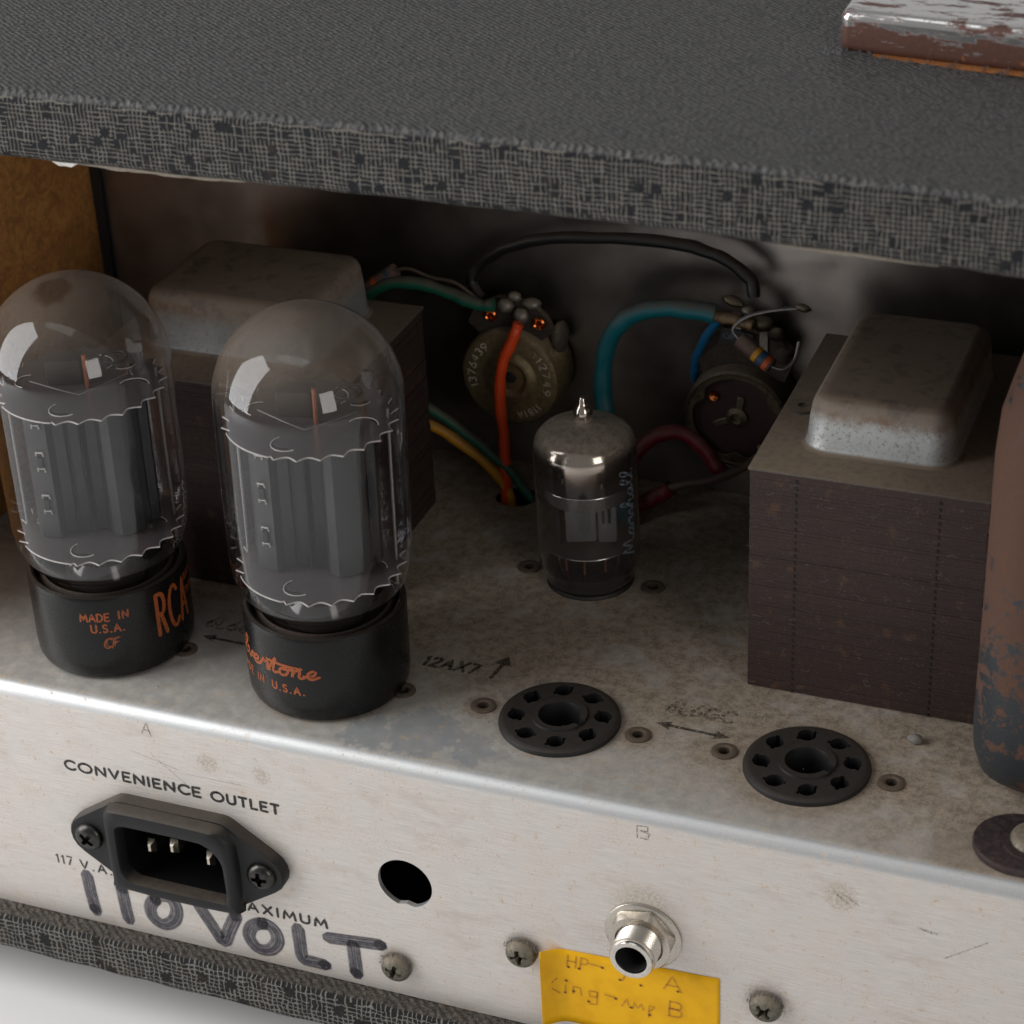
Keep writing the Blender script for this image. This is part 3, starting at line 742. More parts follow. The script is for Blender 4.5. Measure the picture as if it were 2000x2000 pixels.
cuts.append(xf(along_y(lathe([(0, -4), (4.4, -4), (4.4, 4), (0, 4)], 24)), off=(61.0, 0, -29.4)))
cuts.append(box(-53.5, -27, -3, 3, -42.5, -25.5))
cut(sheet, cuts)
sheet.data.shade_smooth(); sheet.data.set_sharp_from_angle(angle=math.radians(30))
V, F = box(-113.8, 239.5, 119.5, 120.6, 0.0, 112)
mesh_obj('rear_panel', V, F, MT['backsheet'], ch, smooth=None)
V, F = box(-116.3, 239.5, 119.5, 120.6, -60, -1.2)
mesh_obj('inner_wall', V, F, MT['inside'], ch, smooth=None)
V, F = box(-116.2, 239.5, 1.3, 119.4, -60.05, -59.2)
mesh_obj('inner_floor', V, F, MT['inside'], ch, smooth=None)
mesh_obj('gap_shade_strip', *box(-116.4, -113.9, 118.0, 119.4, 0.1, 112), MT['darkmetal'], ch, smooth=None)  # dark strip standing in for the shaded gap between side board and panel
# printing on the front
ink('printed_word', text('CONVENIENCE', 2.25, 31.9, .33, -65.8, -18.75), .60, front, MT['black_ink'], ch)
ink('printed_word', text('OUTLET', 2.25, 15.3, .33, -31.3, -18.85), .62, front, MT['black_ink'], ch)
ink('printed_word', text('117', 2.2, 3.9, .35, -72.4, -45.4), .38, front, MT['black_ink'], ch)
ink('printed_word', text('V.A.', 2.2, 7.5, .45, -66.4, -45.6), .44, front, MT['black_ink'], ch)
ink('printed_word', text('MAXIMUM', 2.25, 22.2, .40, -30.2, -46.6), .56, front, MT['black_ink'], ch)
MT['blot'] = mat_ink('dense_marker_end', (0.022, 0.020, 0.026), 0.40, 16, 0.85)
mk = [[(-65.3, -47.3), (-65.1, -52), (-64.6, -57.0)], [(-57.0, -48.3), (-56.8, -53), (-56.5, -57.3)],
      [(-49.0, -49.6), (-50.5, -52.4), (-50.0, -55.2), (-47.6, -56.4), (-44.9, -54.4), (-43.9, -51.0), (-45.1, -48.4), (-47.6, -48.4), (-48.8, -49.3)],
      [(-38.2, -48.6), (-35.5, -53.6), (-33.3, -57.2), (-31.5, -53.4), (-29.4, -48.9)],
      [(-23.3, -49.3), (-25.9, -51.0), (-26.9, -54.0), (-25.3, -56.7), (-22.2, -56.4), (-20.1, -53.4), (-20.8, -50.3), (-23.1, -49.2)],
      [(-14.9, -48.6), (-14.85, -53), (-14.5, -56.7), (-12, -56.9), (-9.4, -57.0)],
      [(-7.9, -49.2), (-2, -48.5), (4.0, -47.8)], [(-2.4, -49.6), (-2.3, -53), (-2.2, -57.4)]]
for s_ in mk: ink('marker_stroke', [s_], 3.35, front, MT['marker'], ch, smooth=True, dens=.4)
blobs = [(-64.7, -56.4), (-56.9, -48.9), (-48.9, -50.0), (-29.6, -49.3), (-23.3, -49.9), (-9.6, -56.9), (3.9, -47.9), (-2.3, -57.1)]
bp_ = []
for i, (bx, bz) in enumerate(blobs):
    rnd = random.Random(i); n = 22
    pl = [(bx+(1.25+.22*rnd.random())*math.cos(2*PI*j/n), bz+(1.15+.25*rnd.random())*math.sin(2*PI*j/n)) for j in range(n)]
    mesh_obj('marker_blot', [(x, -.115-.003*i, z) for x, z in pl], [tuple(range(n))], MT['blot'], ch, smooth=None)
ink('pencil_letter', [[(-45.6, -5.3), (-44.3, -2.3), (-43.5, -5.6)], [(-45.0, -4.2), (-43.9, -4.2)]], .22, front, MT['pencil'], ch)
ink('pencil_letter', [[(60.1, -3.2), (60.1, -5.9)], [(60.1, -3.1), (62.2, -2.9), (62.2, -4.0), (60.6, -4.1), (62.5, -4.5), (62.2, -5.9), (60.8, -5.8)]], .22, front, MT['pencil'], ch)
# smudges and scratches on the front
scr_ = [[(98.5, -9.8), (100.5, -11.3)], [(99.3, -9.2), (102.5, -11.2)], [(97.5, -9.0), (99.0, -10.0)], [(113.5, -13.5), (117.0, -14.0)], [(114.2, -13.7), (116, -14.1)], [(118.5, -19.3), (126, -13.5)],
        [(-49, -10.2), (-38, -12.9)], [(-44, -10.4), (-35, -17.6)], [(-36.5, -13.5), (-24.0, -13.4)]]
mA, mB = mat_ink('grey_scuff', (0.10, 0.10, 0.095), 0.45, 30, .6), mat_ink('hairline_scratch', (0.22, 0.18, 0.14), 0.40, 30, .6)
for i, q_ in enumerate(scr_): ink('scratch_mark', [q_], .28 if i < 6 else .09, front, mA if i < 6 else mB, ch)
# printing on the top
def arrow(x0, y0, x1, y1, hw, hl, dash=None, both=False):
    d = Vector((x1-x0, y1-y0)); L = d.length; d /= L; n = Vector((-d.y, d.x)); out = []
    segs = dash or [(0, 1)]
    for a, b in segs: out.append([(x0+d.x*L*a, y0+d.y*L*a), (x0+d.x*L*b, y0+d.y*L*b)])
    return out
def arrowhead(x, y, dx, dy, hw, hl):
    d = Vector((dx, dy)).normalized(); n = Vector((-d.y, d.x))
    return [(x+d.x*hl, y+d.y*hl), (x+n.x*hw, y+n.y*hw), (x-n.x*hw, y-n.y*hw)]
def heads(name, hs, mat):
    for h in hs: mesh_obj(name, [(p[0], p[1], .09) for p in h], [(0, 1, 2)], mat, ch, smooth=None)
ink('stamped_code', text('12AX7', 3.2, 11.6, .30, 2.6, 32.9, .10), .85, flat, MT['faded_ink'], ch)
ink('stamped_arrow', arrow(18.0, 32.6, 18.6, 37.8, 0, 0, [(0, .12), (.28, .52), (.66, 1)]), 1.0, flat, MT['faded_ink'], ch)
heads('stamped_arrow', [arrowhead(18.6, 37.6, .1, 1, 2.1, 3.2)], MT['faded_ink'])
ink('stamped_code', text('6L6GC', 3.6, 13.4, .30, 55.4, 32.2, .05), .85, flat, MT['ghost_ink'], ch)
ink('stamped_arrow', arrow(57.5, 27.9, 67.2, 27.5, 0, 0), .8, flat, MT['faded_ink'], ch)
heads('stamped_arrow', [arrowhead(57.8, 27.9, -1, .03, 1.4, 3.0), arrowhead(67.0, 27.5, 1, -.03, 1.4, 3.0)], MT['faded_ink'])
ink('stamped_code', text('6L6GC', 3.6, 13.4, .30, -47.6, 32.4, .05), .85, flat, MT['ghost_ink'], ch)
ink('stamped_arrow', arrow(-43.5, 28.7, -30.2, 28.5, 0, 0), .8, flat, MT['faded_ink'], ch)
heads('stamped_arrow', [arrowhead(-43.3, 28.7, -1, .03, 1.4, 3.0)], MT['faded_ink'])

# ================================================================== SOCKETS
def eyelet_vf(r=2.6, ri=1.15):
    return lathe([(r, 0.02), (r*.98, .30), (r*.80, .42), (ri+.35, .50), (ri, .30), (ri*.95, -1.6)], 26)
ey0 = None
def eyelets(t, half):
    global ey0
    for sx in (-1, 1):
        if ey0 is None: ey0 = mesh_obj('eyelet', *eyelet_vf(), MT['eyelet'], t, loc=(half*sx, 0, 0))
        else: share(ey0, t, (half*sx, 0, 0))
def octal_disc():
    R = 12.2; parts = []
    body = lathe([(R*.99, -1.0), (R, .3), (R*.985, .9), (R*.93, 1.25), (11.0, 1.3), (5.6, 1.3), (5.5, 1.75), (4.25, 1.75), (4.1, 1.2), (4.1, -5.8), (10.5, -5.8), (R*.93, -3), (R*.99, -1.0)], 72)
    return body
def make_socket(label, loc):
    t = thing('tube_socket', label, 'socket', loc, 'empty eight pin tube sockets')
    b = mesh_obj('socket_body', *octal_disc(), MT['socket'], None, smooth=25)
    cs = []
    for k in range(8):
        a = math.radians(-8+22.5+45*k); cx, cy = 8.6*math.cos(a), 8.6*math.sin(a)
        h = disc(0, 0, 1.8, -4, 3, 16); cs.append(xf(h, off=(cx, cy, 0)))
        s = box(-2.25, 2.25, -.42, .42, -4, 3); cs.append(xf(s, Matrix.Rotation(a+PI/2+.5, 3, 'Z'), (cx, cy, 0)))
    kx = box(3.2, 5.5, -1.0, 1.0, -4, 3); cs.append(xf(kx, Matrix.Rotation(math.radians(-16), 3, 'Z')))
    cut(b, cs); b.parent = t
    b.data.shade_smooth(); b.data.set_sharp_from_angle(angle=math.radians(25))
    mesh_obj('socket_well', *lathe([(11.0, -7.5), (11.2, -1.3), (11.0, -7.4), (0, -7.4)], 30), MT['inside'], t)
    for k in range(8):
        a = math.radians(-8+22.5+45*k)
        mesh_obj('spring_contact', *xf(box(-.9, .9, -.25, .25, -5.5, (-.6 if k == 1 else -2.2)), Matrix.Rotation(a+PI/2+.5, 3, 'Z'), (8.75*math.cos(a), 8.75*math.sin(a)+.5, 0)), MT['shinysolder'], t, smooth=None)
    rnd = random.Random(int(loc[0])); fl = []
    for k in range(10):
        a = math.radians(-8+22.5+45*(k % 8)); x, y = 8.6*math.cos(a)+rnd.uniform(-.8, .8), 8.6*math.sin(a)+rnd.uniform(-.8, .8)
        fl.append(tube([(x, y, -1.2), (x+rnd.uniform(-.5, .5), y+rnd.uniform(-.5, .5), -.2), (x+rnd.uniform(-1, 1), y+rnd.uniform(-1, 1), .6)], .05, 4, 3))
    eyelets(t, 16.27)
    return t
make_socket('black round tube socket left of the pair, beside the faded 12AX7 stamp', (36.53, 22.9, 0))
make_socket('black round tube socket right of the pair, ringed with rust', (86.52, 22.9, 0))
for (x, y), lb in zip(OCT[:2], ('dull rivets of the tube socket under the leftmost glass tube', 'dull rivets of the tube socket under the tall middle glass tube')):
    t = thing('tube_socket', lb, 'socket', (x, y, 0), 'occupied tube sockets')
    mesh_obj('socket_body', *lathe([(0, -3), (11.5, -3), (11.8, .2), (11, .5), (0, .5)], 40), MT['socket'], t)
    eyelets(t, 16.27)
t = thing('tube_socket', 'small tube socket with two dull rivets under the small tube', 'socket', (24.74, 74.95, 0), 'occupied tube sockets')
mesh_obj('socket_body', *lathe([(0, -3), (9.5, -3), (9.6, .2), (9.2, .7), (0, .7)], 40), MT['socket'], t)
eyelets(t, 14.3)

# ================================================================== POWER TUBES
def scallop_poly(R, n, flat0, flat1, depth=1.45, per=9):
    P = []
    for i in range(n*per):
        a = 2*PI*i/(n*per); d = abs(math.sin(n*a/2)); deg = math.degrees(a) % 360
        r = R-depth*d if not (flat0 <= deg <= flat1) else R-.55
        P.append((r*math.cos(a), r*math.sin(a)))
    return P
def mica(t, z, R, rot, name='mica_disc'):
    P = scallop_poly(R, 24, 98, 146)
    vf = prism(P, -.22, .22)
    o = mesh_obj(name, *vf, MT['mica'], t, smooth=20, loc=(0, 0, z)); o.rotation_euler = (0, 0, rot)
    e = mesh_obj('mica_edge', *tube([(x, y, 0) for x, y in P], .17, 6, 1, closed=True, smooth=False), MT['micaedge'], o)
    for q_, (cx, cy, r, a0, a1) in enumerate(((-5.5, -9.4, 3.0, -100, 50), (4.8, -10.0, 2.4, 130, 240), (7.5, -4.5, 3.8, 210, 330), (-9.5, 5.5, 3.0, 20, 200), (5.5, 9.2, 2.8, -20, 140))):
        A = arc(cx, cy, r, r, a0, a1, 8); B = arc(cx+.9, cy+.1, r*.8, r*.85, a1, a0, 8)
        c_ = mesh_obj('crescent_slot', *prism(A+B[1:-1], .22, .26), MT['inside'], o, smooth=None)
        mesh_obj('slot_edge', *tube([(x, y, .28) for x, y in A+B[1:-1]], .10, 4, 1, closed=True, smooth=False), MT['bright'], o) if False else None
        tubeV = tube([(x, y, .3) for x, y in A], .13, 5, 1, smooth=False)
        mesh_obj('slot_lip', *tubeV, MT['micaedge'], o)
    return o
def anode_poly(w=13.0):
    fr_ = [(-w, 0), (-w+.3, -3.6), (-w+1.2, -4.9), (-7.4, -6.1), (-6.3, -3.6), (-3.9, -3.3), (-3.3, -3.7), (-2.7, -3.3), (-.6, -3.2), (.2, -4.6), (1.0, -3.2), (3.4, -3.2), (4.8, -5.6), (7.0, -6.8), (9.4, -6.0), (w-1, -4.2), (w, -1.2)]
    return fr_+[(-x, -y) for x, y in fr_]
def power_tube(label, loc, tilt, spin, glass, texts, mtop=60.4):
    t = thing('power_tube', label, 'vacuum tube', loc, 'large glass power tubes', (math.radians(tilt[1]), math.radians(tilt[0]), 0))
    base = mesh_obj('tube_base', *lathe([(0, .5), (14.8, .5), (15.9, .8), (16.35, 1.9), (16.5, 4), (16.5, 19.2), (16.25, 20.0), (15.6, 20.25), (15.05, 19.9), (14.9, 17), (13.4, 16.5), (0, 16.3)], 96), MT['bakelite'], t, smooth=40)
    mesh_obj('cement_ring', *lathe([(13.3, 16.6), (14.2, 17.4), (13.9, 18.4), (13.2, 19.6)], 64), MT['cement'], t)
    prof = [(12.8, 17.0), (12.9, 20.2), (13.4, 21.5), (14.6, 22.5), (15.8, 23.5), (16.9, 25.3), (17.7, 27.8), (18.15, 31.5), (18.35, 40), (18.4, 52), (18.4, 65.2)]
    for i in range(1, 19):
        a = PI/2*i/18; prof.append((18.4*math.cos(a) if i < 18 else 0, 65.2+18.4*math.sin(a)))
    mesh_obj('glass_envelope', *lathe(prof, 96), glass, t, smooth=60)
    fr_ = Matrix.Rotation(spin, 3, 'Z')
    z0, z1 = 28.4, mtop
    an = mesh_obj('anode', *xf(prism([(x*.87-.9, y) for x, y in anode_poly()], z0+.6, z1-.5), fr_), MT['anode'], t, smooth=30)
    for k in range(3):
        zc = z1-4-9.8*k
        for dz in (1.8, -1.8):
            mesh_obj('staple', *xf(tube([(-10.0, -5.3, zc+dz-.5), (-9.9, -5.9, zc+dz+.45), (-8.6, -6.2, zc+dz+.45), (-8.5, -5.8, zc+dz-.5)], .20, 6, 1, smooth=False), fr_), MT['micaedge'], t, smooth=None)
        mesh_obj('staple_slot', *xf(box(-9.7, -8.8, -6.2, -5.3, zc-1.2, zc+1.2), fr_), MT['darkmetal'], t, smooth=None)
    mica(t, z0, 16.9, spin+1.9); mica(t, z1, 16.9, spin+1.9)
    for dx in (-15.2, 14.9):
        mesh_obj('support_rod', *xf(tube([(dx, 1.5, 23), (dx, 1.5, z1+2.2)], .36, 8, 1), fr_), MT['lead'], t)
    mesh_obj('side_channel', *xf(box(10.6, 12.3, -.9, 1.9, z0+.7, z1-.4), fr_), MT['darkmetal'], t, smooth=None)
    mesh_obj('getter_block', *xf(bevelled(box(-6.5, .5, -.5, 4.5, z1+.4, z1+5.6), .4, 2), fr_), MT['darkmetal'], t)
    mesh_obj('centre_rod', *xf(tube([(1.6, -1.8, z1), (1.6, -1.8, z1+7.5)], .50, 8, 1), fr_), MT['copper'], t)
    mesh_obj('top_wire', *xf(tube([(-9.5, -2.4, z1+2.6), (-4, -5, z1+1.8), (.5, -6.8, z1+1.2), (5, -4.2, z1+1.8), (9.5, -1, z1+2.4)], .15, 6, 1, smooth=False), fr_), MT['lead'], t)
    mesh_obj('getter_loop', *xf(tube([(6.5+2.6*math.cos(a), 5+2.6*math.sin(a), z1+3.2) for a in [2*PI*i/14 for i in range(14)]], .3, 6, 1, closed=True), fr_), MT['darkmetal'], t)
    for i, (lx, ly) in enumerate(((-7, -8), (-2, -9), (4.5, -8), (8.5, -5), (0, 5))):
        mesh_obj('lead_wire', *xf(tube([(lx, ly, z0), (lx*.85, ly*.8, 23.5), (lx*.6, ly*.6, 18)], .28, 6, 3), fr_), MT['copper' if i == 1 else 'bright'], t)
    for i, (p, q) in enumerate((((-9, -10, 27), (-3, -11, 25)), ((-4, -11.5, 26.6), (-6, -9, 24)), ((6, -10, 26.8), (9, -7, 25)))):
        mesh_obj('bonding_strip', *xf(tube([p, q], .16, 5, 1, smooth=False), fr_), MT['micaedge'], t)
    mesh_obj('glass_stem', *lathe([(9.0, 17), (8.4, 20), (7.2, 22), (3, 23), (0, 23.2)], 32), simple('milky_stem', (.035, .030, .028), .15), t)
    for nm, lines, w, az, kw in texts:
        ink(nm, lines, w, cyl(16.5, az), MT['orange_ink'], base, **kw)
    return t
power_tube('leftmost large glass tube with black base printed RCA in orange', (-63.5, 22.9, 0), (.8, 0), math.radians(25), MT['glass_a'], [
    ('printed_word', text('MADE', 1.75, 5.9, .28, 0, 14.9), .42, -80.5, {}), ('printed_word', text('IN', 1.75, 1.9, .42, 7.9, 15.1), .42, -80.5, {}),
    ('printed_word', text('U.S.A.', 1.8, 6.6, .38, 0, 12.2), .42, -73.5, {}),
    ('printed_word', text('CF', 2.3, 2.7, .25, 0, 8.3, .2), .30, -66.5, {}), ('printed_word', text('CF', 2.1, 2.7, .25, .45, 8.65, .2), .22, -66.5, {}),
    ('printed_letters', text('RCA', 9.6, 9.6, .34, 0, 8.1), .92, -24.5, {}),
    ('printed_word', text('ELECTRON', 1.5, 7.5, .25, 0, 16.2), .35, 8.0, {}), ('printed_word', text('TUBE', 1.5, 4.5, .25, 0, 12.8), .35, 9.0, {})])
power_tube('tall middle glass tube with script lettering on its black base', (-13.5, 22.9, 0), (1.3, 0), math.radians(13), MT['glass_b'], [
    ('script_lettering', script('Silvertone', 1.9, 27.2, 0, 11.1), .62, -165.0, dict(smooth=True, dens=.35)),
    ('printed_word', text('MADE IN', 1.7, 10.6, .36, 0, 7.1), .36, -152.0, {}),
    ('printed_word', text('U.S.A.', 1.7, 7.2, .46, 0, 7.1), .42, -106.5, {})])

# ================================================================== SMALL TUBE
t = thing('preamp_tube', 'small clear glass tube with silvered dusty top and glass nipple', 'vacuum tube', (24.74, 74.95, 0), None, (0, math.radians(-.8), 0))
prof = [(0, .8), (8.2, .8), (9.6, 1.4), (10.1, 2.6), (9.95, 3.3), (10.5, 4.4), (10.95, 6), (11.05, 9), (11.05, 31.5), (10.9, 33.4), (10.3, 35.2), (9.1, 36.6), (7.2, 37.6), (4.6, 38.2), (2.5, 38.5), (1.75, 38.9), (1.95, 39.9), (2.1, 40.7), (1.85, 41.6), (1.25, 42.4), (.9, 43.1), (.85, 43.8), (.45, 44.5), (0, 44.7)]
mesh_obj('glass_envelope', *lathe(prof, 72), MT['getter'], t, smooth=60)
mesh_obj('glass_foot', *lathe([(0, 1.2), (9.0, 1.2), (9.7, 3.4), (9.4, 4.3), (6, 4.8), (0, 4.9)], 48), simple('dark_glass_foot', (0.010, 0.012, 0.020), .08), t)
vr = Matrix.Rotation(math.radians(19), 3, 'Z')
for z in (9.9, 24.8):
    P = [(9.8*math.cos(2*PI*i/60)*(1 if abs(math.cos(2*PI*i/60)) < .9 else .96), 9.4*math.sin(2*PI*i/60)) for i in range(60)]
    o = mesh_obj('mica_disc', *xf(prism(P, z-.2, z+.2), vr), MT['mica'], t, smooth=25)
    mesh_obj('mica_edge', *xf(tube([(x, y, z) for x, y in P], .13, 5, 1, closed=True, smooth=False), vr), MT['bright'], o)
mesh_obj('anode', *xf(bevelled(box(-4.8, 1.8, -3.8, 3.8, 11.2, 24.3), .5, 2), vr), MT['anode_light'], t)
mesh_obj('anode', *xf(bevelled(box(2.1, 6.2, -3.3, 3.6, 10.6, 24.3), .5, 2), vr), MT['anode_light'], t)
mesh_obj('shield_band', *xf(lathe([(8.9, 21.4), (8.9, 24.4)], 48), vr), MT['lead'], t)
for i in range(2): mesh_obj('plate_slot', *xf(box(3.0+1.3*i, 3.7+1.3*i, -3.42, -3.25, 15.5, 20.0), vr), MT['darkmetal'], t, smooth=None)
mesh_obj('plate_slot', *xf(box(-6.9, -6.0, -2.5, 2.5, 10.3, 24.2), vr), MT['darkmetal'], t, smooth=None)
for a in range(9):
    an_ = 2*PI*a/9; x, y = 6.5*math.cos(an_), 6.5*math.sin(an_)
    mesh_obj('pin_lead', *tube([(x, y, 4), (x*1.02, y, 7), (x*.95+.4, y*.95, 9.8)], .22, 6, 3), MT['copper'], t)
for sx in (-5.5, 5.5):
    mesh_obj('getter_wire', *xf(tube([(sx, -2.5, 25), (sx, -2.5, 29.5)], .2, 6, 1), vr), MT['bright'], t)
    mesh_obj('rod_tip', *xf(lathe([(0, 26.4), (.75, 26), (.8, 25), (0, 25)], 12), vr, (sx*.8, -3, 0)), MT['bright'], t)
# script lettering reading upwards on the right side of the glass
sc_ = script('Marshall', 1.75, 20.5, 0, 0, .1)
az = math.radians(-69.7+52)
def upmap(u, v, l):
    R = 11.05+l; a = az-(v-1.6)/11.05; return (R*math.cos(a), R*math.sin(a), 9.5+u)
ink('script_lettering', sc_, .45, upmap, MT['white_ink'], t, smooth=True, dens=.35)

# ================================================================== TRANSFORMERS
def transformer(label, loc, W, D, H, bell, mb, tabs):
    t = thing('transformer', label, 'transformer', loc, 'laminated core transformers')
    rnd = random.Random(int(loc[0])); n = 66; parts = []; h = (H-1.0)/n
    for i in range(n):
        j = rnd.uniform(-.07, .07); k = rnd.uniform(-.06, .06)
        parts.append(box(j, W+j+rnd.uniform(-.1, .1), k, D+k, .3+i*h, 0.3+(i+.965)*h))
    parts.append(box(.35, W-.35, .35, D-.35, .25, H-.8))
    mesh_obj('lamination_stack', *join(*parts), MT['lamination'], t, smooth=None, kind='stuff')
    dots = []
    for fx in (.20, .80):
        for i in range(0, n, 2): dots.append(box(W*fx-.17, W*fx+.17, -.16, .3, .3+i*h, .3+(i+.9)*h))
    mesh_obj('stack_joint', *join(*dots), MT['inside'], t, smooth=None, kind='stuff')
    mesh_obj('end_plate', *bevelled(box(-.4, W+.4, -.4, D+.4, H-.6, H), .25, 2), MT['plate_dusty'], t)
    x0, x1, y0, y1, bh = bell
    # bell cover: rounded box with draft
    V, F = [], []; levels = [(0, -1.2), (.3, -.5), (1.0, 0.0), (bh*.55, .4), (bh-2.4, .8), (bh-1.2, 1.25), (bh-.4, 2.1), (bh-.05, 3.2), (bh, 3.8)]
    nc = 7
    for z, ins in levels:
        R = 5.0
        for cx, cy, a0 in ((x1-R, y1-R, 0), (x0+R, y1-R, 90), (x0+R, y0+R, 180), (x1-R, y0+R, 270)):
            for i in range(nc):
                a = math.radians(a0+90*i/(nc-1)); rr = R-ins
                V.append((cx+rr*math.cos(a), cy+rr*math.sin(a), H+z))
    m_ = nc*4
    for l in range(len(levels)-1):
        F += [(l*m_+i, l*m_+(i+1) % m_, (l+1)*m_+(i+1) % m_, (l+1)*m_+i) for i in range(m_)]
    F.append(tuple((len(levels)-1)*m_+i for i in range(m_)))
    V = [(x, y, z-H) for x, y, z in V]
    mesh_obj('bell_cover', V, F, mb, t, smooth=50, loc=(0, 0, H))
    for (x, y) in tabs:
        vf = xf(lathe([(0, H+.05), (3.0, H+.05), (3.0, H+.7), (1.1, H+.7), (1.0, H+.2), (0, H+.2)], 20), off=(x, y, 0)); mesh_obj('mounting_tab', *vf, MT['plate_dusty'], t)
    return t
transformer('dusty transformer at right with pale speckled zinc cover on its stack', (68.4, 45.7, 0), 45.4, 60, 50.36, (7.6, 36.6, 9.2, 53.5, 10.8), MT['bell_r'], [(3.6, 26)])
transformer('dusty transformer behind the glass tubes with rounded rusty cover', (-80, 48.5, 0), 59.6, 46.5, 50.2, (9, 49.5, 11.5, 44, 13.0), MT['bell_l'], [(50, 9)])

# rust shell at the far right, front bell of the big transformer
pt = thing('mains_transformer', 'large rusty brown transformer shell cut off at the right', 'transformer', (115.9, 22, 0))
V, F = [], []
def shell_sec(z, x0, x1, y0, y1, R, nc=8):
    out = []
    for cx, cy, a0 in ((x1-R, y1-R, 0), (x0+R, y1-R, 90), (x0+R, y0+R, 180), (x1-R, y0+R, 270)):
        for i in range(nc):
            a = math.radians(a0+90*i/(nc-1)); out.append((cx+R*math.cos(a), cy+R*math.sin(a), z))
    return out
lv = [(0.3, 5, 66, 6, 44, 7), (1.2, 3.0, 68, 4.0, 46, 8), (3.5, 1.2, 70, 1.6, 48, 9), (8, .2, 71, .5, 49, 9), (14, 0, 71, 0, 50, 9), (40, .2, 71, 0, 50, 9), (70, .3, 71, .2, 50, 9), (77, .7, 70.5, 1.0, 49, 9), (83, 2.2, 69, 3.0, 47, 9), (90, 4.4, 67, 6.5, 44, 9), (96, 6.5, 65, 10, 41, 9), (99, 9, 62, 13, 38, 8), (100, 13, 58, 17, 34, 6)]
for a in lv: V += shell_sec(*a)
n_ = 32
for l in range(len(lv)-1): F += [(l*n_+i, l*n_+(i+1) % n_, (l+1)*n_+(i+1) % n_, (l+1)*n_+i) for i in range(n_)]
F.append(tuple((len(lv)-1)*n_+i for i in range(n_)))
mesh_obj('shell', V, F, MT['rustcan'], pt, smooth=50)
# foot with screw
ft = [(-.0+8.6*math.cos(math.radians(a)), -16.5+8.6*.95*math.sin(math.radians(a))) for a in range(95, 275, 9)]
ft = [(x+13, y+5.5) for x, y in ft]+[(60, -19.0), (60, 4), (12, 4.0)]
mesh_obj('mounting_foot', *bevelled(prism(ft, .15, 1.9), .5, 2), MT['rustdark'], pt, smooth=40)
def pan_screw(r, h, cross=True, sl=.5):
    vf = lathe([(r, 0), (r, h*.35), (r*.92, h*.62), (r*.72, h*.86), (r*.4, h), (0, h*1.04)], 36)
    return vf
o = mesh_obj('foot_screw', *xf(pan_screw(4.6, 2.2), off=(15.5, -10.5, 1.9)), MT['screwold'], pt)
mesh_obj('foot_washer', *xf(lathe([(6.0, 0), (6.0, .5), (4, .55)], 32), off=(15.5, -10.5, 1.9)), MT['rustdark'], pt)

# ================================================================== POTENTIOMETERS
def pot_body(t, mat):
    vf = along_y(lathe([(0, 0), (3.2, 0), (3.4, .2), (4.4, 1.1), (5.6, 1.0), (6.3, .55), (7.0, .5), (10.6, .5), (11.5, .3), (12.0, -.4), (12.0, -9.6), (0, -9.6)], 80))
    return mesh_obj('can', *vf, mat, t, smooth=40)
p1 = thing('potentiometer', 'round brassy potentiometer with engraved numbers behind the orange wire', 'potentiometer', (-5.9, 109, 27.9), 'control potentiometers')
can1 = pot_body(p1, MT['potcan'])
mesh_obj('shaft_end', *xf(along_y(lathe([(0, .6), (1.1, .55), (1.4, .1), (1.4, -.2)], 20)), off=(0, 0, 0)), MT['darkmetal'], p1)
def arcmap(a_start, R):   # text round the can face; u = arc length, v = outward
    def f(u, v, l):
        a = math.radians(a_start)-u/R; r = R+v
        return (r*math.cos(a), -.55-l, r*math.sin(a))
    return f
ink('engraved_number', text('1376439', 1.75, 11.0, .3, 0, 0), .20, arcmap(200, 8.4), MT['engraving'], can1)
ink('engraved_number', text(':12749', 1.75, 9.5, .45, 0, 0), .20, arcmap(46, 8.4), MT['engraving'], can1)
ink('engraved_number', text('1181A', 1.7, 5.6, .4, 0, 0), .20, arcmap(-42, 8.5), MT['engraving'], can1)
# terminal wafer, lugs, eyelets
wf = [(r*math.cos(math.radians(a)), r*math.sin(math.radians(a))+10.2) for r, a in ((10.5, 170), (10.2, 150), (9.6, 130), (9.3, 110), (9.1, 90), (9.3, 70), (9.6, 50), (10.2, 30), (10.5, 10), (7, -10), (6, -60), (6, -120), (7, -170))]
wv, wfc = prism(wf, 0, 1.6)
mesh_obj('terminal_wafer', [(x, -z+3.2, y) for x, y, z in wv], wfc, MT['brownboard'], p1, smooth=30)
def eyec(t, x, z, y=1.4):
    mesh_obj('copper_eyelet', *xf(along_y(lathe([(1.55, 0), (1.5, .5), (1.15, .75), (.75, .5), (.6, .1), (0, .05)], 24)), off=(x, y, z)), MT['eyecopper'], t)
eyec(p1, -4.6, 14.6); eyec(p1, 7.1, 14.0)
def blob(x, y, z, sx, sy, sz, seed=0, rot=0):
    rnd = random.Random(seed); V, F = lathe([(0, -1), (.5, -.87), (.87, -.5), (1, 0), (.87, .5), (.5, .87), (0, 1)], 12)
    V = [(a*sx*(1+rnd.uniform(-.12, .12)), b*sy*(1+rnd.uniform(-.12, .12)), c*sz*(1+rnd.uniform(-.12, .12))) for a, b, c in V]
    return xf((V, F), Matrix.Rotation(rot, 3, 'Y'), (x, y, z))
mesh_obj('solder_lug', *blob(-.6, .5, 17.8, 2.1, 1.6, 1.7, 1), MT['solder'], p1)
mesh_obj('solder_lug', *blob(3.3, .2, 15.9, 1.9, 1.6, 1.7, 2, .6), MT['solder'], p1)
mesh_obj('solder_lug', *blob(5.6, 1.5, 18.6, 2.2, 1.6, 1.3, 3), MT['solder'], p1)
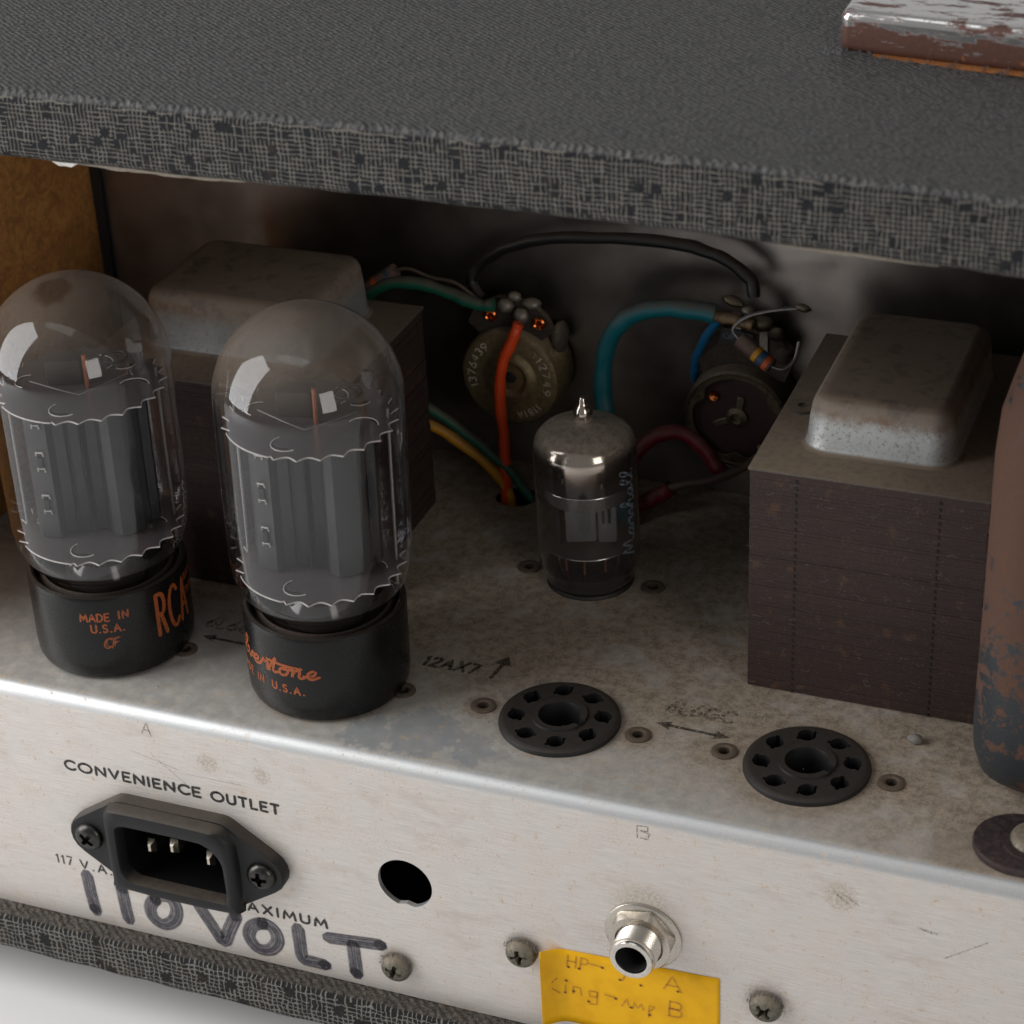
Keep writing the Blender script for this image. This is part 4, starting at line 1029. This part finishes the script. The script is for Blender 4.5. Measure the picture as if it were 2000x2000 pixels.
mesh_obj('solder_lug', *blob(1.4, 1.5, 19.8, 1.6, 1.2, 1.2, 5), MT['solder'], p1)
mesh_obj('dust_wad', *blob(10.2, 6.0, 9.0, 2.0, 3.5, 3.8, 4), MT['plate_dusty'], p1)
lug = join(*[xf(box(-.9, .9, -.3, .3, 0, 7), Matrix.Rotation(r, 3, 'Y'), (x, 2.0, 11.5)) for x, r in ((-3.0, -.25), (.8, 0), (4.8, .25))])
mesh_obj('terminal_lug', *lug, MT['solder'], p1, smooth=None)

p2 = thing('potentiometer', 'round potentiometer with open dark red back beside the right transformer', 'potentiometer', (47.6, 109, 25.2), 'control potentiometers')
mesh_obj('can', *along_y(lathe([(10.6, -1.5), (10.7, .3), (11.2, .6), (11.8, .3), (12.0, -.5), (12.0, -9.6), (0, -9.6)], 72)), simple('grimy_dark_can', (0.075, 0.060, 0.040), 0.5, 0.6, 0.8, 0.4, 8), p2)
lob = []
for i in range(72):
    a = 2*PI*i/72; r = 9.9-1.5*max(0, math.cos(3*(a-math.radians(150))))**6; lob.append((r*math.cos(a), r*math.sin(a)))
outer = [(11.3*math.cos(2*PI*i/72), 11.3*math.sin(2*PI*i/72)) for i in range(72)]
rv, rf_ = ringprism(outer, lob, -.1, .45); mesh_obj('crimped_rim', [(x, -z, y) for x, y, z in rv], rf_, simple('grimy_brass_rim', (0.10, 0.078, 0.045), 0.5, 0.6, 0.8, 0.4, 8), p2, smooth=40)
mesh_obj('wafer', *along_y(lathe([(0, -1.0), (10.7, -1.0), (10.7, -2)], 48)), MT['phenolic'], p2)
mesh_obj('centre_rivet', *along_y(lathe([(2.4, -1.0), (2.4, -.3), (1.3, .1), (1.0, -.2), (.9, -.9), (0, -.9)], 24)), MT['shinysolder'], p2)
mesh_obj('contact_arm', *xf(bevelled(box(-.9, .9, -.5, -.1, 1.5, 5.2), .2, 1), Matrix.Rotation(.2, 3, 'Y'), (0, .9, 0)), MT['shinysolder'], p2)
mesh_obj('contact_arm', *xf(bevelled(box(-.8, .8, -.5, -.1, 1.5, 5.8), .2, 1), Matrix.Rotation(-2.0, 3, 'Y'), (0, .9, 0)), MT['shinysolder'], p2)
mesh_obj('small_rivet', *xf(along_y(lathe([(1.2, -1), (1.1, -.4), (.5, -.5), (0, -.9)], 16)), off=(-5.2, 0, 4.6)), MT['eyecopper'], p2)
mesh_obj('bent_tab', *blob(6.3, -.2, -7.2, 1.9, .9, 1.1, 8, .8), MT['shinysolder'], p2)
wv, wfc = prism([(-9, 9), (10, 9), (12, 14), (9, 19.5), (0, 20.5), (-6, 19), (-10, 14)], 0, 1.5)
mesh_obj('terminal_wafer', [(x, -z+4.6, y) for x, y, z in wv], wfc, MT['brownboard'], p2, smooth=30)
mesh_obj('solder_lug', *blob(-1.2, 1.0, 29.5-1.5, 2.6, 1.4, 1.2, 11, .2), MT['shinysolder'], p2)
mesh_obj('solder_lug', *blob(5.2, 1.6, 23.2, 2.5, 1.8, 1.9, 12), MT['shinysolder'], p2)
mesh_obj('terminal_lug', *box(-1.6, .2, 2.4, 2.9, 17, 28), MT['solder'], p2, smooth=None)
mesh_obj('solder_lug', *blob(2.0, 1.4, 26.0, 1.5, 1.3, 1.1, 41), MT['solder'], p2); mesh_obj('solder_lug', *blob(8.2, 2.0, 21.0, 1.8, 1.5, 1.6, 42), MT['brownboard'], p2)
mesh_obj('solder_lug', *blob(-4.2, 1.8, 22.5, 1.6, 1.2, 1.0, 43), MT['brownboard'], p2); mesh_obj('dust_wad', *blob(9.5, 5.0, 15.0, 2.6, 3.0, 2.6, 44), MT['brownboard'], p2)
wv, wfc = prism([(-4.5, 17.6), (2.8, 16.6), (3.2, 20.2), (-4.0, 21.2)], 0, .5)
mesh_obj('paper_label', [(x, -z+2.2, y) for x, y, z in wv], wfc, MT['darkmetal'], p2, smooth=None)
ink('stamped_code', text('OEMS', 1.2, 5.2, .3, -3.4, 18.6, -.1), .22, lambda u, v, l: (u, 1.68-l, v), MT['white_ink'], p2)
mesh_obj('terminal_lug', *box(4.4, 6.2, 2.6, 3.1, 15, 23), MT['solder'], p2, smooth=None)
wrd = text('OEMCO', 1.1, 6, .3, -6.5, 21.2); 

# ================================================================== WIRES AND RESISTORS
def wire(label, pts, r, mat, name='wire', cat='wire'):
    r0 = r if callable(r) else (lambda t: r); sd = sum(pts[0])
    r_ = lambda t: r0(t)*(1+.05*math.sin(t*23+sd)+.035*math.sin(t*61+sd*2))
    rn = random.Random(int(sd*10)); P_ = [Vector(p) for p in catmull(pts, 3)]
    P_ = [p+Vector((rn.uniform(-.16, .16), rn.uniform(-.1, .1), rn.uniform(-.16, .16))) if 0 < i < len(P_)-1 else p for i, p in enumerate(P_)]
    o = mesh_obj(name, *tube(P_, r_, 14, 4), mat, smooth=60); o['label'] = label; o['category'] = cat; o['group'] = 'wires behind the tubes'; return o
wire('thin black wire arching above both potentiometers', [(-12.5, 111, 46), (-15.6, 112.5, 49.5), (-12.5, 113, 54.5), (-5, 113, 59.3), (5, 113, 61.9), (19, 113, 63.6), (33.5, 113, 63.8), (40.5, 113, 62.5), (46, 112.5, 60.5), (49.8, 112, 57.5), (50.8, 111, 54.2)], lambda s: 1.05+.35*min(1, s*4), MT['w_black'])
wire('dusty green wire curving out from behind the left transformer', [(-44, 104, 38), (-39.5, 105, 45), (-33, 106, 49.4), (-25, 107, 49.7), (-17.5, 107.0, 48.0), (-12, 106.5, 46.6), (-8, 106.5, 46.9)], 1.45, MT['w_green'])
wire('bright orange wire hanging in front of the engraved potentiometer', [(-2.3, 106.8, 43.0), (-3.4, 105.8, 39.5), (-6.2, 105.0, 32.5), (-6.9, 104.6, 24.0), (-6.2, 104.4, 12.0), (-6.4, 104.2, 2.0), (-6.6, 104.1, -8)], 1.3, MT['w_orange'])
wire('yellow wire sloping down to the chassis hole', [(-32, 98, 20.5), (-22.4, 100, 17.6), (-13.5, 102, 11.0), (-7.0, 104, 3.0), (-4.5, 104.5, -6)], 1.25, MT['w_yellow'])
wire('dark green wire running above the yellow wire into the chassis hole', [(-32, 101, 24.0), (-22.2, 101.5, 20.5), (-12, 103, 12.8), (-4.5, 104.0, 5.5), (.5, 104.5, -2.5), (2, 105, -8)], 1.15, MT['w_green'])
wire('thick teal wire bending down left of the open potentiometer', [(43.0, 108, 50.6), (36, 107.5, 51.2), (28, 107, 50.2), (21.5, 106.5, 46), (18.2, 106, 38), (18.0, 105, 29), (19.6, 103.5, 20.5), (22, 101, 12.5), (24, 99, 5), (25, 98, -3)], 2.05, MT['w_teal'])
wire('tan stripped end of the thick teal wire', [(42.4, 108, 50.4), (47, 108, 49.8), (51.5, 108, 49.2)], 1.25, MT['w_tan'])
wire('thin blue wire tucked under the teal wire', [(43.5, 109.5, 49.0), (41, 110.5, 45.0), (38.9, 111.5, 41.0), (37.2, 113, 36.5), (36.2, 115, 32), (36.2, 117, 28)], 1.0, MT['w_blue'])
wire('dark red wire looping under the open potentiometer', [(23, 104, 11), (27, 106, 17), (32.5, 108, 20.2), (38, 108.5, 18.9), (42.5, 108, 14.5), (45.5, 108, 10.5)], 1.7, MT['w_red'])
wire('short red sleeve beside the small tube', [(24.5, 103, 2.0), (29.5, 104.5, 4.2), (33.5, 105.5, 7.2)], 1.9, MT['w_red'])
wire('thin brown wire leaving the red sleeve towards the right transformer', [(32.5, 105.3, 6.9), (38, 105, 9.2), (45, 104, 12.4), (51.5, 103, 17.0), (57, 103, 22)], 1.0, MT['w_brown'])
def resistor(label, a, b, r, bands, leads, lm='lead'):
    a, b = Vector(a), Vector(b); d = b-a; t = thing('resistor', label, 'resistor', tuple(a), 'carbon resistors')
    q = d.to_track_quat('Z', 'Y').to_matrix(); L = d.length
    mesh_obj('resistor_body', *xf(lathe([(0, 0), (r*.9, 0), (r, .25), (r, L-.25), (r*.9, L), (0, L)], 24), q), MT['res'], t)
    for (f0, f1, mt) in bands: mesh_obj('colour_band', *xf(lathe([(r+.03, L*f0), (r+.05, L*(f0+f1)/2), (r+.03, L*f1)], 24), q), mt, t)
    for P in leads: mesh_obj('lead', *tube([tuple(Vector(p)-a) for p in P], .42, 8, 6), MT[lm], t)
    return t
resistor('brown resistor with yellow, blue and orange bands over the open potentiometer', (49.2, 105.5, 46.6), (57.0, 103.2, 42.2), 1.75, [(.50, .62, MT['b_yellow']), (.66, .78, MT['b_blue']), (.82, .94, MT['b_orange'])],
         [[(49.2, 105.5, 46.6), (47.6, 106, 48.6), (50.5, 106.5, 51.6), (56, 107, 53.6), (61.5, 107.5, 54.6)], [(57.0, 103.2, 42.2), (59.5, 103.5, 41.8), (61.5, 105, 43.5), (62, 107, 47)]])
sb = mesh_obj('solder_joint', *blob(62.6, 107.4, 54.8, 1.7, .9, .9, 21, .2), MT['shinysolder']); sb['label'] = 'shiny solder bead on the free resistor lead end'; sb['category'] = 'solder joint'
resistor('dusty brown resistor with orange band behind the left transformer cover', (-41.5, 106, 45.2), (-32.2, 108, 52.0), 1.85, [(.46, .56, MT['b_orange']), (.8, .86, MT['b_blue'])],
         [[(-32.2, 108, 52.0), (-29, 108.5, 52.4), (-24, 109, 50.7), (-18.5, 109, 50.2), (-15, 109.5, 47.8), (-13, 110, 46)]], 'w_brown')

# ================================================================== FRONT PANEL PARTS
iec = thing('power_inlet', 'black three pin power inlet on the bright front panel', 'power inlet', (-40.4, 0, -33.4))
def rcorner(cx, cy, r, a0, a1, n=5): return [(cx+r*math.cos(math.radians(a0+(a1-a0)*i/n)), cy+r*math.sin(math.radians(a0+(a1-a0)*i/n))) for i in range(n+1)]
fl = rcorner(20.0, 0, 5.2, -52, 52, 8)+rcorner(11.5, 8.2, 3.2, 55, 90, 3)+rcorner(-11.5, 8.2, 3.2, 90, 125, 3)+rcorner(-20.0, 0, 5.2, 128, 232, 8)+rcorner(-11.5, -8.2, 3.2, 235, 270, 3)+rcorner(11.5, -8.2, 3.2, 270, 305, 3)
def yz(vf, y=0): V, F = vf; return [(x, y-z, v) for x, v, z in V], F
inn = [(-11.9, 3.0), (-11.7, 5.6), (-10.2, 6.7), (-6, 6.9), (6.0, 6.9), (8.6, 6.5), (10.8, 5.0), (12.2, 2.6), (12.4, -1), (12.4, -5.8), (11.6, -7.4), (9.8, -7.9), (-7.0, -7.9), (-9.8, -7.6), (-11.6, -6.0), (-12.0, -3.4)]
inn = [tuple(v)[:2] for v in catmull([(x, y, 0) for x, y in inn], 5, True)]
# moulding: flange as ring so that the opening is a real cavity
nI = len(inn)
def resample(P, n, ang):
    """point where the ray at each angle leaves polygon P"""
    out = []
    for a in ang:
        d = Vector((math.cos(a), math.sin(a))); best = None
        for i in range(len(P)):
            p, q = Vector(P[i]), Vector(P[(i+1) % len(P)]); e = q-p; den = d.x*e.y-d.y*e.x
            if abs(den) < 1e-9: continue
            t_ = (p.x*e.y-p.y*e.x)/den; s_ = (p.x*d.y-p.y*d.x)/den
            if t_ > 0 and -1e-6 <= s_ <= 1+1e-6 and (best is None or t_ > best): best = t_
        out.append((d.x*best, d.y*best))
    return out
ang = [2*PI*i/96 for i in range(96)]
I = resample(inn, 96, ang); O = resample(fl, 96, ang)
rimo = [(15.0, -8.2), (15.1, 6.5), (13.2, 9.5), (10.2, 10.8), (-11.6, 10.9), (-14.2, 9.6), (-15.1, 6.8), (-14.9, -8), (-12.6, -10.5), (12.8, -10.6)]
RO = resample([tuple(v)[:2] for v in catmull([(x, y, 0) for x, y in rimo], 4, True)], 96, ang)
sc2 = lambda P, k: [(x*k, y*k) for x, y in P]
rings = [(O, 0.0), (O, 2.3), (sc2(O, .985), 2.8), ([(o[0]*.25+r[0]*.75, o[1]*.25+r[1]*.75) if (o[0]**2+o[1]**2) > (r[0]**2+r[1]**2) else r for o, r in zip(O, RO)], 2.85), (sc2(RO,1.01), 3.1), (sc2(RO, .995), 4.0), (sc2(RO, .975), 4.9), (sc2(RO, .94), 5.5), ([(i_[0]*.45+r[0]*.55*.95, i_[1]*.45+r[1]*.55*.95) for i_, r in zip(I, RO)], 5.7), (sc2(I, 1.03), 5.4), (I, 4.6), (sc2(I, .99), 2.5)]
rings = [( [(x, v) for x, v in P], h) for P, h in rings]
V, F = [], []
for P, h in rings: V += [(x, -h, v) for x, v in P]
for l in range(len(rings)-1): F += [(l*96+i, l*96+(i+1) % 96, (l+1)*96+(i+1) % 96, (l+1)*96+i) for i in range(96)]
mesh_obj('moulding', V, F, MT['black_plastic'], iec, smooth=45)
V, F = [], []
for P, h in ((sc2(I, .995), 2.7), (sc2(I, .985), -14)): V += [(x, -h, v) for x, v in P]
F += [(i, (i+1) % 96, 96+(i+1) % 96, 96+i) for i in range(96)]+[tuple(96+i for i in range(96))]
mesh_obj('cavity', V, F, simple('shaded_cavity_plastic', (0.004, 0.004, 0.0045), 0.5, 0, 0, 0.1, 20, spec=0.25), iec, smooth=45, recalc=0)  # darker copy of the moulding plastic, recess shade put into its colour
mpin = simple('tinned_brass_pin', (0.68, 0.62, 0.52), 0.25, 1.0)
for (px, pz, tip) in ((-6.9, -1.0, 1.4), (-.2, 1.9, 3.2), (7.0, -1.0, 1.4)):
    w, h = .85, 1.75
    V = [(sx*w, 7, sz*h) for sx, sz in ((-1, -1), (1, -1), (1, 1), (-1, 1))]+[(sx*w, -tip+1.3, sz*h) for sx, sz in ((-1, -1), (1, -1), (1, 1), (-1, 1))]+[(sx*w*.35, -tip, sz*h*.45) for sx, sz in ((-1, -1), (1, -1), (1, 1), (-1, 1))]
    F = [(8, 9, 10, 11)]
    for b in (0, 4): F += [(b+i, b+(i+1) % 4, b+4+(i+1) % 4, b+4+i) for i in range(4)]
    mesh_obj('contact_pin', [(x+px, y, z+pz) for x, y, z in V], F, mpin, iec, smooth=None)
def crossscrew(r, h, ang_, slot=True, worn=0):
    b = mesh_obj('tmp', *along_y(pan_screw(r, h)), MT['screwblack'], None)
    cs = []
    for k in range(2):
        a = ang_+k*PI/2
        V, F = box(-r*.55, r*.55, -h*1.3, -h*.25, -r*.14, r*.14); cs.append(xf((V, F), Matrix.Rotation(a, 3, 'Y')))
    cs.append(along_y(lathe([(0, h*.2), (r*.26, h*.6), (r*.30, h*1.3), (0, h*1.3)], 8)))
    cut(b, cs); me = b.data; me.shade_smooth(); me.set_sharp_from_angle(angle=math.radians(35)); bpy.data.objects.remove(b); return me
def place(me, name, parent, loc, mat, rot=0):
    me = me.copy(); me.materials.clear(); me.materials.append(mat)
    o = bpy.data.objects.new(name, me); C.objects.link(o); o.parent = parent; o.location = Vector(loc)*S; o.rotation_euler = (0, rot, 0); return o
sm = crossscrew(3.2, 1.9, .5)
place(sm, 'screw', iec, (-20.2, -2.6, .2), MT['screwblack'], .2); place(sm, 'screw', iec, (20.2, -2.6, -.2), MT['screwblack'], 1.0)

# jack
jk = thing('output_jack', 'silver threaded jack socket with hex nut above the yellow tape', 'jack socket', (61.0, 0, -29.4))
mesh_obj('washer', *along_y(lathe([(4.4, .1), (7.7, .1), (7.75, .45), (7.5, .65), (4.4, .65)], 56)), MT['nickel'], jk)
hexp = [(6.9*math.cos(math.radians(60*i+12)), 6.9*math.sin(math.radians(60*i+12))) for i in range(6)]
hv = []
nut = lathe([(4.3, .7), (6.9, .7), (6.9, 1.9), (6.2, 2.9), (4.9, 3.0), (4.5, 2.6)], 48)
def hexclamp(V):
    out = []
    for x, y, z in V:
        r = math.hypot(x, y); a = (math.atan2(y, x)-math.radians(12)) % (PI/3)-PI/6; m_ = 6.1/math.cos(a); k = min(1, m_/r) if r > 0 else 1
        out.append((x*k, y*k, z))
    return out
mesh_obj('hex_nut', *along_y((hexclamp(nut[0]), nut[1])), MT['nickel'], jk, smooth=28)
tp = [(4.35, .2)]
z = 2.4
while z < 6.3: tp += [(4.5, z), (4.12, z+.36)]; z += .72
tp += [(4.4, 6.5), (4.45, 7.2), (4.25, 7.7), (3.75, 7.85), (3.25, 7.7), (3.05, 7.2)]
mesh_obj('threaded_bush', *along_y(lathe(tp, 56)), MT['nickel'], jk, smooth=20)
mesh_obj('polished_rim', *along_y(lathe([(4.46, 7.0), (4.47, 7.35), (4.2, 7.82), (3.75, 7.95), (3.2, 7.75), (3.04, 7.2)], 56)), MT['nickel_rim'], jk)
mesh_obj('bore', *along_y(lathe([(3.05, 7.3), (3.0, 2), (2.9, -6), (0, -6)], 40)), MT['darkmetal'], jk)

# three corroded screws
sm2 = crossscrew(3.25, 2.6, .1)
for (x, z, rt, lb) in ((7.6, -52.1, .2, 'corroded screw just right of the black marker writing'), (35.6, -40.4, -.3, 'corroded screw at the left end of the yellow tape'), (85.6, -40.0, .7, 'corroded screw alone right of the yellow tape')):
    t = thing('panel_screw', lb, 'screw', (x, 0, z), 'corroded panel screws')
    place(sm2, 'screw_head', t, (0, -.2, 0), MT['screwold'], rt)
    rnd = random.Random(int(x)); fz = []
    for i in range(46):
        a = rnd.uniform(.1, PI-.1); r = 3.0+rnd.uniform(0, .7); l = rnd.uniform(.3, .9)
        fz.append(tube([(r*math.cos(a), -.3-rnd.random()*1.2, r*math.sin(a)), ((r+l*.4)*math.cos(a), -.5-rnd.random()*1.2, (r+l*.4)*math.sin(a)), ((r+l*.5)*math.cos(a+.1), -.2-rnd.random(), (r+l*.5)*math.sin(a+.1))], .06, 4, 2))
    mesh_obj('dust_fringe', *join(*fz), MT['lint'], t, kind='stuff', smooth=None)

# yellow tape with its curled left end
tpv, tpf = [], []
nx, nzn = 48, 10
def tape_pt(s, v):      # s 0..1 left to right, v 0..1 top to bottom
    x0 = 38.6+(76.3-38.6)*s
    ztop = -37.9+(-36.3+37.9)*min(1, s*1.0)-.0
    zb = -56.5
    x = x0; y = -.12
    c = max(0, (.17-s)/.17)
    y = -.14-2.6*c**1.6
    x = x0+1.6*c*c
    z = ztop+(zb-ztop)*v - .9*c*v + .35*c*(1-v)
    z += .25*math.sin(3*s+1)*0
    return (x, y, z)
for i in range(nx+1):
    for j in range(nzn+1): tpv.append(tape_pt(i/nx, j/nzn))
for i in range(nx):
    for j in range(nzn): a = i*(nzn+1)+j; tpf.append((a, a+nzn+1, a+nzn+2, a+1))
tape = thing('tape_label', 'yellow tape strip with faded pen writing and curled left end', 'tape', (0, 0, 0))
tob = mesh_obj('tape_strip', tpv, tpf, MT['tape'], tape, smooth=80)
md = tob.modifiers.new('thick', 'SOLIDIFY'); md.thickness = .008; md.offset = -1
def tf(u, v, l):
    c = max(0, (.17-(u-38.6)/37.7)/.17)
    return (u, -.20-2.6*c**1.6-.12*(c > 0)-l, v)
wr = text('HP', 3.0, 4.2, .35, 45.0, -41.8, .1)+[[(49.8, -39.8), (52.6, -40.0)]]+text('1', 2.6, .4, .3, 56.2, -42.2, .4)+text('A', 3.6, 3.6, .3, 65.0, -41.9)
ink('pen_writing', wr, .40, tf, MT['brown_ink'], tob)
kw = [[(41.3, -45.0), (41.0, -49.0)], [(43.0, -45.0), (41.2, -47.0), (43.4, -49.0)], [(44.6, -46.6), (44.5, -48.6)], [(46.0, -48.6), (46.2, -46.7), (47.6, -46.8), (47.8, -48.6)],
      [(51.0, -46.8), (49.4, -47.0), (49.6, -48.4), (51.0, -48.2), (51.2, -46.8), (51.0, -50.2), (49.4, -50.4)], [(52.8, -47.0), (55.2, -47.2)],
      [(56.2, -49.0), (57.4, -46.8), (57.8, -48.8)], [(58.6, -48.8), (58.8, -47.2), (59.6, -48.6), (60.4, -47.2), (60.8, -48.8)], [(61.8, -50.2), (62.0, -47.2), (63.2, -47.4), (62.0, -48.6)]]
ink('pen_writing', kw, .40, tf, MT['brown_ink'], tob)
ink('pen_writing', text('B', 3.8, 2.6, .3, 66.0, -48.6, .06), .46, tf, MT['brown_ink'], tob)
dots = []
for i, (x, z) in enumerate([(45.3, -41.9), (47.5, -41.7), (52.4, -40.1), (56.0, -42.2), (60.3, -42.4), (43.2, -48.9), (44.4, -48.8), (46.2, -48.0), (49.3, -49.8), (55.0, -47.4), (58.2, -48.8), (62.0, -49.6), (67.9, -41.8), (44.7, -45.6)]):
    dots.append(([(x+.32*math.cos(a), -.275-.002*i, z+.28*math.sin(a)) for a in [2*PI*j/10 for j in range(10)]], [tuple(range(10))]))
mesh_obj('pen_writing', *join(*dots), mat_ink('dark_pen_dot', (0.10, 0.035, 0.01), .25, 20, .9), tob, smooth=None)

# loose lint and specks over the dusty top
rnd = random.Random(11); parts = []
for i in range(420):
    x = rnd.uniform(-60, 118); y = rnd.uniform(6, 100)
    if rnd.random() > .25+y/100: continue
    s_ = rnd.uniform(.05, .14); parts.append(xf(box(-s_, s_, -s_*.7, s_*.7, .02, .05+s_), Matrix.Rotation(rnd.random()*3, 3, 'Z'), (x, y, 0)))
o = mesh_obj('dust_specks', *join(*parts), simple('pale_speck', (.42, .39, .35), .9), None, kind='stuff', smooth=None); o['label'] = 'pale crumbs of dirt scattered over the chassis top'
parts = []
for i in range(150):
    f = rnd.random()
    if f < .45: x, y, z = rnd.uniform(68, 113), 45.1-rnd.random()*.4, rnd.uniform(.5, 48)
    elif f < .7: x, y, z = rnd.uniform(60, 112), rnd.uniform(41, 45), .15
    else: x, y, z = rnd.uniform(20, 110), rnd.uniform(30, 90), .12
    a = rnd.uniform(0, 6.28); l = rnd.uniform(.6, 2.4); dz = rnd.uniform(-.8, .8) if f < .45 else .1
    parts.append(tube([(x, y, z), (x+l*.5*math.cos(a), y-.1, max(.1, z+dz)), (x+l*math.cos(a+.5), y-.05+(l*math.sin(a)*.5 if f > .7 else 0), max(.1, z+dz*.4))], .022, 3, 3))
o = mesh_obj('lint', *join(*parts), MT['lint'], None, kind='stuff', smooth=None); o['label'] = 'fine hairs of lint on the right transformer and around its foot'
lump = mesh_obj('dust_ball', *blob(104.3, 36.8, .9, 1.5, 1.2, .9, 31), MT['lint'], smooth=30); lump['label'] = 'small grey fluff lump in front of the rusty shell'; lump['category'] = 'lint'
